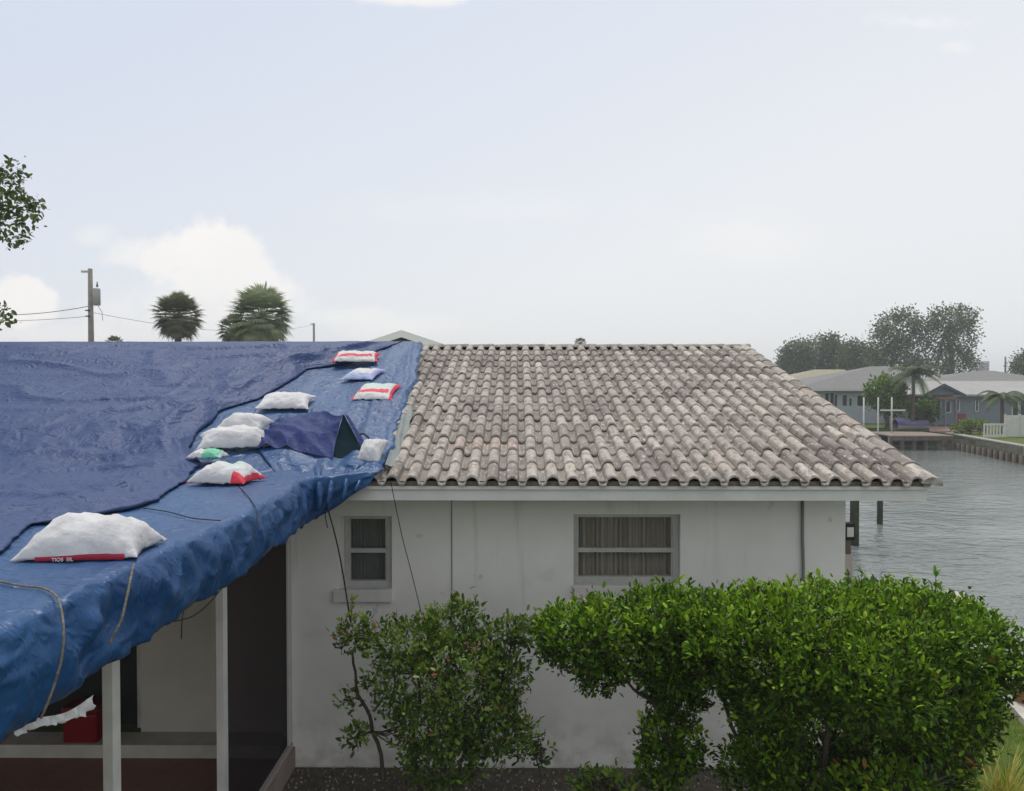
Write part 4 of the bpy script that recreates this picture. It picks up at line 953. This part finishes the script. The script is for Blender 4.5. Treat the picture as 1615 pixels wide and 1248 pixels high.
# ---------------------------------------------------------------- other houses
bluegrey = mat('blue_grey_siding', (.20,.235,.27), .8, .2, (.17,.2,.23), 1, 4, stretch=(1,1,12))
paleblue = mat('pale_blue_siding', (.42,.46,.50), .8, .2, (.36,.4,.44), 1, 4)
greyroof = mat('grey_shingle', (.22,.22,.215), .9, .1, (.18,.18,.175), 4, 6)
metroof = mat('pale_flat_roof', (.34,.345,.335), .8, .2, (.3,.3,.29), 1, 5)
tanroof = mat('tan_shingle', (.33,.31,.22), .9, .1, (.26,.245,.2), 3, 6)
def gable_mesh(x0, x1, y0, y1, ze, zr, th=.12, ridge='y', over=.0):
    mb = MB(); xm = (x0+x1)/2; ym = (y0+y1)/2
    if ridge == 'y': quads = [[(x0,y0,ze),(xm,y0,zr),(xm,y1,zr),(x0,y1,ze)], [(xm,y0,zr),(x1,y0,ze),(x1,y1,ze),(xm,y1,zr)]]
    else: quads = [[(x0,y0,ze),(x1,y0,ze),(x1,ym,zr),(x0,ym,zr)], [(x0,ym,zr),(x1,ym,zr),(x1,y1,ze),(x0,y1,ze)]]
    for q in quads: mb.add(q+[(a, b_, c_-th) for a, b_, c_ in q], [(0,1,2,3),(7,6,5,4),(0,4,5,1),(1,5,6,2),(2,6,7,3),(3,7,4,0)])
    return mb
def hip_mesh(x0, x1, y0, y1, ze, zr, rx0, rx1, ry0=None, th=.15):
    ym = (y0+y1)/2; mb = MB(); v = [(x0,y0,ze),(x1,y0,ze),(x1,y1,ze),(x0,y1,ze),(rx0,ym,zr),(rx1,ym,zr)]
    v += [(a, b_, c_-th) for a, b_, c_ in v[:4]]
    return mb.add(v, [(0,1,5,4),(1,2,5),(2,3,4,5),(3,0,4),(0,6,7,1),(1,7,8,2),(2,8,9,3),(3,9,6,0),(6,9,8,7)])
# gable house behind ridge
d = 27; hp = W(633,521,d); L_, R_ = W(540,552,d), W(728,552,d)
hz = hp.z; sl_ = (hz-L_.z)/(hp.x-L_.x); xh0, xh1 = hp.x-4, hp.x+4; ze = hz-4*sl_
hh = empty('gabled_house', (hp.x, d, 0), 'blue grey gabled house whose peak shows over the roof ridge by the tarp corner', 'house')
mb = MB().box(xh0+.4, xh1-.4, d+.4, d+9, 0, ze-.1); mb.add([(xh0+.4,d+.4,ze-.1),(xh1-.4,d+.4,ze-.1),(hp.x,d+.4,hz-.16),(xh0+.4,d+9,ze-.1),(xh1-.4,d+9,ze-.1),(hp.x,d+9,hz-.16)], [(0,1,2),(3,5,4),(0,2,5,3),(2,1,4,5)])
mb.build('wall', bluegrey, hh); rf = gable_mesh(xh0, xh1, d, d+9.4, ze, hz, .06).build('roof', greyroof, hh)
mb = MB()
for sx in (-1, 1):
    a0 = Vector((hp.x, d-.02, hz-.01)); a1 = Vector((hp.x+sx*4, d-.02, ze-.01)); mb.add([a0, a1, a1-Vector((0,0,.24)), a0-Vector((0,0,.24)), a0+Vector((0,.04,0)), a1+Vector((0,.04,0)), a1+Vector((0,.04,-.24)), a0+Vector((0,.04,-.24))], [(0,1,2,3),(4,7,6,5),(0,4,5,1),(3,2,6,7),(1,5,6,2)])
mb.build('bargeboard', mat('bright_trim', (.88,.88,.86), .5, .3), rf); MB().lathe((hp.x,d+.38,hz-.72), [(.0,0),(.22,.0),(.22,.35),(0,.35)], 10).build('vent', white_m, hh)
# far house 1: grey hip roof, pale blue walls
d = 62
ze = W(0,613,d).z; zr = W(0,578,d+5).z
h1 = empty('pale_blue_house', (W(1340,0,d).x, d+4, 0), 'pale blue waterfront house with grey hip roof, just past the tile roof edge', 'house')
xa, xb = W(1255,0,d).x, W(1445,0,d).x
hip_mesh(xa-.6, xb+.6, d-.7, d+9.5, ze, W(0,578,d+4.4).z, W(1372,0,d+4.4).x, W(1400,0,d+4.4).x).build('roof', greyroof, h1)
MB().box(xa, xb, d, d+8.5, 0, ze-.15).build('wall', paleblue, h1)
for px, pw_, a_, b_ in [(1303,5,620,638),(1311,5,620,640),(1317,4,622,640),(1331,6,623,640),(1358,14,624,640),(1340,3,628,640)]:
    q = W(px,0,d).x; w_ = pw_/F*d/2; wo = MB().box(q-w_, q+w_, d-.02, d+.05, W(0,b_,d).z, W(0,a_,d).z).build('window', glass_m, h1)
    MB().box(q-w_-.06, q+w_+.06, d-.035, d-.022, W(0,a_,d).z, W(0,a_,d).z+.08).build('frame', white_m, wo)
MB().box(xa-.6, xb+.6, d-.76, d-.7, ze-.18, ze+.02).build('fascia', white_m, h1)
# tan roofed house behind
d = 74; h0 = empty('tan_roofed_house', (W(1300,0,d).x, d+5, 0), 'tan roofed house partly hidden behind the pale blue house', 'house')
xa, xb = W(1235,0,d).x, W(1365,0,d).x; ze = W(0,604,d).z
hip_mesh(xa-.6, xb+.6, d-.7, d+9, ze, W(0,583,d+4).z, W(1285,0,d+4).x, W(1330,0,d+4).x).build('roof', tanroof, h0); MB().box(xa, xb, d, d+8.4, 0, ze-.15).build('wall', paleblue, h0)
# far house 2
d = 60
h2 = empty('grey_blue_house', (W(1540,0,d).x, d+4, 0), 'grey blue waterfront house with broad pale roof and front gable at the right', 'house')
xa, xb = W(1462,0,d).x, W(1690,0,d).x; ze = W(0,622,d).z
gable_mesh(xa-.4, xb, d-.6, d+10, ze, W(0,601,d+4.7).z, .15, 'x').build('roof', metroof, h2)
MB().box(xa, xb, d, d+9.2, 0, ze-.14).build('wall', bluegrey, h2)
gp_ = W(1484,605,d-2.2); gl = W(1452,622,d-2.2); gr_ = W(1518,624,d-2.2)
fg = gable_mesh(gl.x, gr_.x, d-2.4, d+3, gl.z, gp_.z, .12, 'y').build('gable_roof', metroof, h2)
MB().add([(gl.x+.25,d-2.1,gl.z-.05),(gr_.x-.25,d-2.1,gl.z-.05),(gp_.x,d-2.1,gp_.z-.2),(gl.x+.25,d-1.95,gl.z-.05),(gr_.x-.25,d-1.95,gl.z-.05),(gp_.x,d-1.95,gp_.z-.2)], [(0,1,2),(3,5,4),(0,2,5,3),(1,4,5,2),(0,3,4,1)]).build('gable_wall', mat('slate_blue_siding', (.15,.19,.26), .8, .2), h2)
mb = MB()
for sx, e_ in ((-1, gl), (1, gr_)):
    a0 = Vector((gp_.x, d-2.44, gp_.z)); a1 = Vector((e_.x, d-2.44, gl.z)); mb.add([a0, a1, a1-Vector((0,0,.2)), a0-Vector((0,0,.2)), a0+Vector((0,.03,0)), a1+Vector((0,.03,0)), a1+Vector((0,.03,-.2)), a0+Vector((0,.03,-.2))], [(0,1,2,3),(4,7,6,5),(0,4,5,1),(3,2,6,7),(1,5,6,2)])
mb.build('bargeboard', mat('dark_blue_trim', (.07,.085,.11), .7, .2), fg)
MB().box(W(1470,0,d-2).x, W(1503,0,d-2).x, d-2.3, d-2.12, W(0,630,d-2).z, W(0,626,d-2).z).build('porch_beam', mat('rust_beam', (.22,.12,.09), .8, .2), h2)
for px in (1472, 1486, 1503): MB().box(W(px,0,d-2).x-.06, W(px,0,d-2).x+.06, d-2.29, d-2.15, 0, W(0,630,d-2).z).build('porch_column', bluegrey, h2)
for px, pw_, a_, b_ in [(1478,5,632,650),(1492,8,634,650),(1507,5,632,648),(1538,3,632,648),(1598,8,632,655),(1610,8,632,655)]:
    q = W(px,0,d).x; w_ = pw_/F*d/2; wo = MB().box(q-w_, q+w_, d-.02, d+.05, W(0,b_,d).z, W(0,a_,d).z).build('window', glass_m, h2)
    MB().box(q-w_-.07, q+w_+.07, d-.04, d-.022, W(0,b_,d).z-.07, W(0,b_,d).z-.0).box(q+w_, q+w_+.08, d-.045, d-.024, W(0,b_,d).z, W(0,a_,d).z).box(q-w_-.08, q-w_, d-.045, d-.024, W(0,b_,d).z, W(0,a_,d).z).build('frame', white_m, wo)
# house behind right
d = 78; h3 = empty('hip_roofed_house', (W(1550,0,d).x, d+5, 0), 'grey hip roofed house rising behind the grey blue house', 'house')
xa, xb = W(1450,0,d).x, W(1680,0,d).x; ze = W(0,605,d).z
hip_mesh(xa-.6, xb+.6, d-.7, d+9, ze, W(0,585,d+4).z, W(1540,0,d+4).x, W(1565,0,d+4).x).build('roof', greyroof, h3); MB().box(xa, xb, d, d+8.4, 0, ze-.15).build('wall', paleblue, h3)
# distant tower
tw = empty('distant_tower', (W(1549,0,350).x, 350, 0), 'hazy grey high rise block on the horizon right of the tall trees', 'building')
MB().box(W(1541,0,350).x, W(1557,0,350).x, 350, 358, 0, W(0,570,350).z).build('wall', mat('tower_concrete', (.33,.36,.38), .9, .1), tw)
mb = MB()
for k in range(4): mb.box(W(1542,0,350).x, W(1556,0,350).x, 349.8, 349.95, W(0,573+k*4,350).z-.8, W(0,573+k*4,350).z)
mb.build('window_band', glass_m, tw)

# ---------------------------------------------------------------- far waterfront
fs = empty('far_seawall', (28,45,0), 'grey concrete seawall with pilings across the canal at the right', 'seawall')
mb = MB(); a_ = Vector((28.3,50.4)); b_ = Vector((26.5,39.5)); strip(mb, [tuple(a_), tuple(b_)], .5, -.42, .06, side=1)
strip(mb, [(26.5,39.48),(60,35.95)], .5, -.42, .058); mb.build('cap', concrete_m, fs)
nrm = (b_-a_).normalized(); nn = Vector((nrm.y, -nrm.x))
for k in range(15):
    p = a_+(b_-a_)*((k+.4)/15)+nn*.12*(-1 if nn.x > 0 else 1)
    MB().tube([(p.x,p.y,-2), (p.x,p.y,-.43)], .13, 8).build('piling', wood_m, fs, True)
dk = empty('dock', (26,49.5,0), 'low wooden dock with dark underside beside the far seawall', 'dock')
x0_, x1_ = W(1392,0,49).x, W(1489,0,49).x
mb = MB()
for k in range(26): mb.box(x0_+(x1_-x0_)*k/26, x0_+(x1_-x0_)*(k+.93)/26, 48, 51.8, -.04, .02)
mb.build('deck', mat('dock_wood', (.30,.25,.22), .9, .1, (.2,.165,.14), 3, 5), dk)
MB().box(x0_, x1_, 48.02, 48.12, -.3, -.045).build('edge_beam', wood_m, dk)
for k in range(6):
    q = x0_+.1+(x1_-x0_-.2)*k/5; MB().tube([(q,48.3,-2), (q,48.3,-.05)], .14, 8).build('piling', wood_m, dk, True)
MB().box(x0_, x1_, 50.9, 51.0, -.85, -.05).build('back_board', dark_m, dk)
for i, px in enumerate((1361, 1387, 1412)):
    q = W(px,0,50); lab = ['leftmost white dock post beside the tile roof edge','middle white dock post','rightmost white dock post nearest the covered boat'][i]
    o = MB().tube([(q.x,50+i*.3,-1.2 if i < 2 else .02), (q.x,50+i*.3,W(0,627,50).z)], .055, 8, .05).build('dock_post', white_m, None, True); tag(o, lab, 'post', 'white dock posts')
o = MB().box(W(1387,0,50).x+.1, W(1428,0,50).x, 50.1, 50.2, W(0,648.5,50).z, W(0,646,50).z).build('dock_rail', white_m); tag(o, 'white horizontal rail between the dock posts', 'rail')
bt = empty('covered_boat', (W(1436,0,52.5).x,52.5,0), 'small boat under a purple blue cover on the dock', 'boat')
bx0, bx1 = W(1410,0,52.5).x, W(1464,0,52.5).x; rows = []
for k in range(17):
    t_ = k/16; x = bx0+(bx1-bx0)*t_; wv = .75*math.sin(math.pi*min(1, .12+t_*.88))**.5; hh_ = .38+.16*math.sin(t_*9)*math.exp(-t_)
    rows.append([(x, 52.5+wv*math.cos(a), .42+hh_*max(0, math.sin(a))*(1-.3*t_)) for a in [math.pi*q/10 for q in range(11)]])
MB().grid(rows).build('cover', mat('purple_cover', (.07,.065,.14), .8, .1, (.10,.09,.18), 4, 4), bt, True)
rows = []
for k in range(17):
    t_ = k/16; x = bx0+(bx1-bx0)*t_; wv = .75*math.sin(math.pi*min(1, .12+t_*.88))**.5
    rows.append([(x, 52.5+wv*math.cos(a)*.95, .42-.36*abs(math.sin(a))) for a in [math.pi+math.pi*q/8 for q in range(9)]])
MB().grid(rows).build('hull', mat('grey_hull', (.3,.3,.3), .4, .4), bt, True)
fn = empty('white_fence', (W(1600,0,50).x,48,0), 'solid white panel fence on the far bank at the right edge', 'fence')
fa = W(1584,0,47); mb = MB()
for k in range(6): mb.box(fa.x+k*.9, fa.x+k*.9+.86, 47, 47.08, .03, W(0,655,47).z)
mb.build('panel', white_m, fn)
for k in range(7): MB().box(fa.x+k*.9-.04, fa.x+k*.9+.0, 46.96, 47.12, 0, W(0,653,47).z).build('post', white_m, fn)
gt = empty('white_gate', (W(1562,0,47).x,46,0), 'small white open framed gate left of the solid white fence', 'gate'); q0, q1 = W(1550,0,46).x, W(1583,0,46).x; zt_ = W(0,668,46).z
mb = MB().box(q0, q1, 46, 46.08, zt_-.12, zt_).box(q0, q1, 46, 46.08, .08, .2)
for k in range(7): mb.box(q0+(q1-q0)*k/6.6, q0+(q1-q0)*k/6.6+.07, 46.01, 46.07, .2, zt_-.12)
mb.build('frame', white_m, gt)
o = MB().box(W(1500,0,52).x, W(1552,0,52).x, 52, 52.1, 0, .02).build('brick_path', mat('pink_paver', (.30,.2,.18), .9, .1, (.24,.16,.14), 6, 4)); tag(o, kind='structure')
pv = MB().prism([(W(1466,0,51.5).x,51.5),(W(1540,0,52).x,52),(W(1550,0,57).x,57.6),(W(1470,0,57).x,57.6)], 0, .02).build('patio_paving', MATS['pink_paver']); tag(pv, kind='structure')
hd = [PB(1528,672,49.5,22,9,.5),PB(1510,678,49.3,12,5,.4),PB(1545,672,49.5,10,9,.4)]
shrub('clipped_hedge', 'low clipped hedge on the far bank left of the white gate', (W(1528,0,49.5).x,49.5,0), hd, 330, 4, .16, leaf2_m, [((W(1528,0,49.5).x,49.5,0), (W(1528,0,49.5).x,49.5,.4), .05, .03)], 91, spread=.08, cat='hedge', red=0)
shrub('dockside_bush', 'tall green bush behind the white dock posts', (W(1395,0,55).x,55,0), [PB(1395,620,55,28,26,1.2),PB(1405,640,55,22,14,1.0)], 700, 4, .28, leaf2_m, [((W(1395,0,55).x,55,0), (W(1395,0,55).x,55,1.5), .08, .05)], 92, spread=.15, red=0, cat='bush')
shrub('yellow_green_bush', 'yellow green bush between palm trunk and grey blue house', (W(1462,0,56).x,56,0), [PB(1460,648,56,18,16,.8),PB(1450,655,56,14,12,.6)], 330, 4, .24, leaf_m, [((W(1462,0,56).x,56,0), (W(1462,0,56).x,56,.7), .06, .04)], 93, spread=.12, red=0, cat='bush')
fp_m = tone_mat('feather_frond', [(0,(.035,.055,.02)),(.6,(.06,.10,.03)),(1,(.10,.13,.05))], .6, .3, .2)
b_ = W(1438,0,54); feather_palm('feather_palm', 'tall feathery palm with brown trunk behind the covered boat', (b_.x,54,0), W(0,590,54).z, 2.1, 26, 5, fp_m, 'feathery palms on the far bank')
b_ = W(1578,0,51); feather_palm('feather_palm', 'shorter feathery palm in front of the grey blue house', (b_.x,51,0), W(0,626,51).z, 1.7, 20, 6, fp_m, 'feathery palms on the far bank')
b_ = W(1398,0,57); feather_palm('feather_palm', 'leafy palm standing in front of the pale blue house', (b_.x,57,0), W(0,612,57).z, 1.7, 22, 8, fp_m, 'feathery palms on the far bank')
b_ = W(1518,0,56); ch = empty('patio_chair', (b_.x,56,0), 'dark red chair on the far patio', 'chair')
MB().box(b_.x-.3, b_.x+.3, 55.7, 56.3, .4, .48).build('seat', mat('red_chair', (.2,.03,.05), .6, .3), ch); MB().box(b_.x-.3, b_.x+.3, 56.22, 56.3, .48, 1.05).build('backrest', MATS['red_chair'], ch)
for sx in (-.27, .22):
    for sy in (55.72, 56.2): MB().box(b_.x+sx, b_.x+sx+.05, sy, sy+.05, 0, .4).build('leg', dark_m, ch)

# mooring pilings beyond the house corner
for px, d, zt_, lab in [(1348,20.3,2.2,'thick dark mooring piling close behind the house corner'),(1388,23.3,1.9,'thinner dark mooring piling standing in the canal right of the house')]:
    q = W(px,0,d); o = empty('mooring_piling', (q.x,d,-.9), lab, 'piling', 'mooring pilings behind the house')
    MB().tube([(q.x,d,-2.2), (q.x,d,zt_-.4)], .12 if d < 21 else .09, 12, .11 if d < 21 else .08).build('pole', mat('wet_piling', (.07,.075,.05), .9, .1, (.04,.045,.03), 5, 5), o, True)
    MB().lathe((q.x,d,zt_-.4), [(.13,0),(.13,.05),(.02,.2)], 12).build('cap', dark_m, o)
q = W(1338,0,12.9); pd = empty('dock_pedestal', (q.x,12.9,0), 'small pinkish dock pedestal with white box beside the house corner', 'pedestal')
MB().box(q.x-.06, q.x+.06, 12.85, 12.97, 0, .55).build('post', mat('pink_post', (.42,.36,.34), .8, .2), pd); MB().box(q.x-.08, q.x+.08, 12.83, 12.99, .8, 1.08).build('box', dark_m, pd)
MB().box(q.x-.05, q.x+.06, 12.815, 12.826, .86, 1.02).build('white_panel', white_m, pd); MB().box(q.x-.04, q.x+.04, 12.87, 12.95, .551, .8).build('bracket', wood_m, pd)

# ---------------------------------------------------------------- thin humid air
hm = bpy.data.materials.new('thin_haze'); hm.use_nodes = True; n_ = hm.node_tree; n_.nodes.clear()
o_ = n_.nodes.new('ShaderNodeOutputMaterial'); pv_ = n_.nodes.new('ShaderNodeVolumePrincipled'); pv_.inputs['Color'].default_value = (.93,.96,1,1); pv_.inputs['Density'].default_value = .0013
n_.links.new(pv_.outputs[0], o_.inputs['Volume'])
hz_ = MB().box(-620, 620, -80, 620, -3.6, 16).build('haze', hm); tag(hz_, kind='stuff')
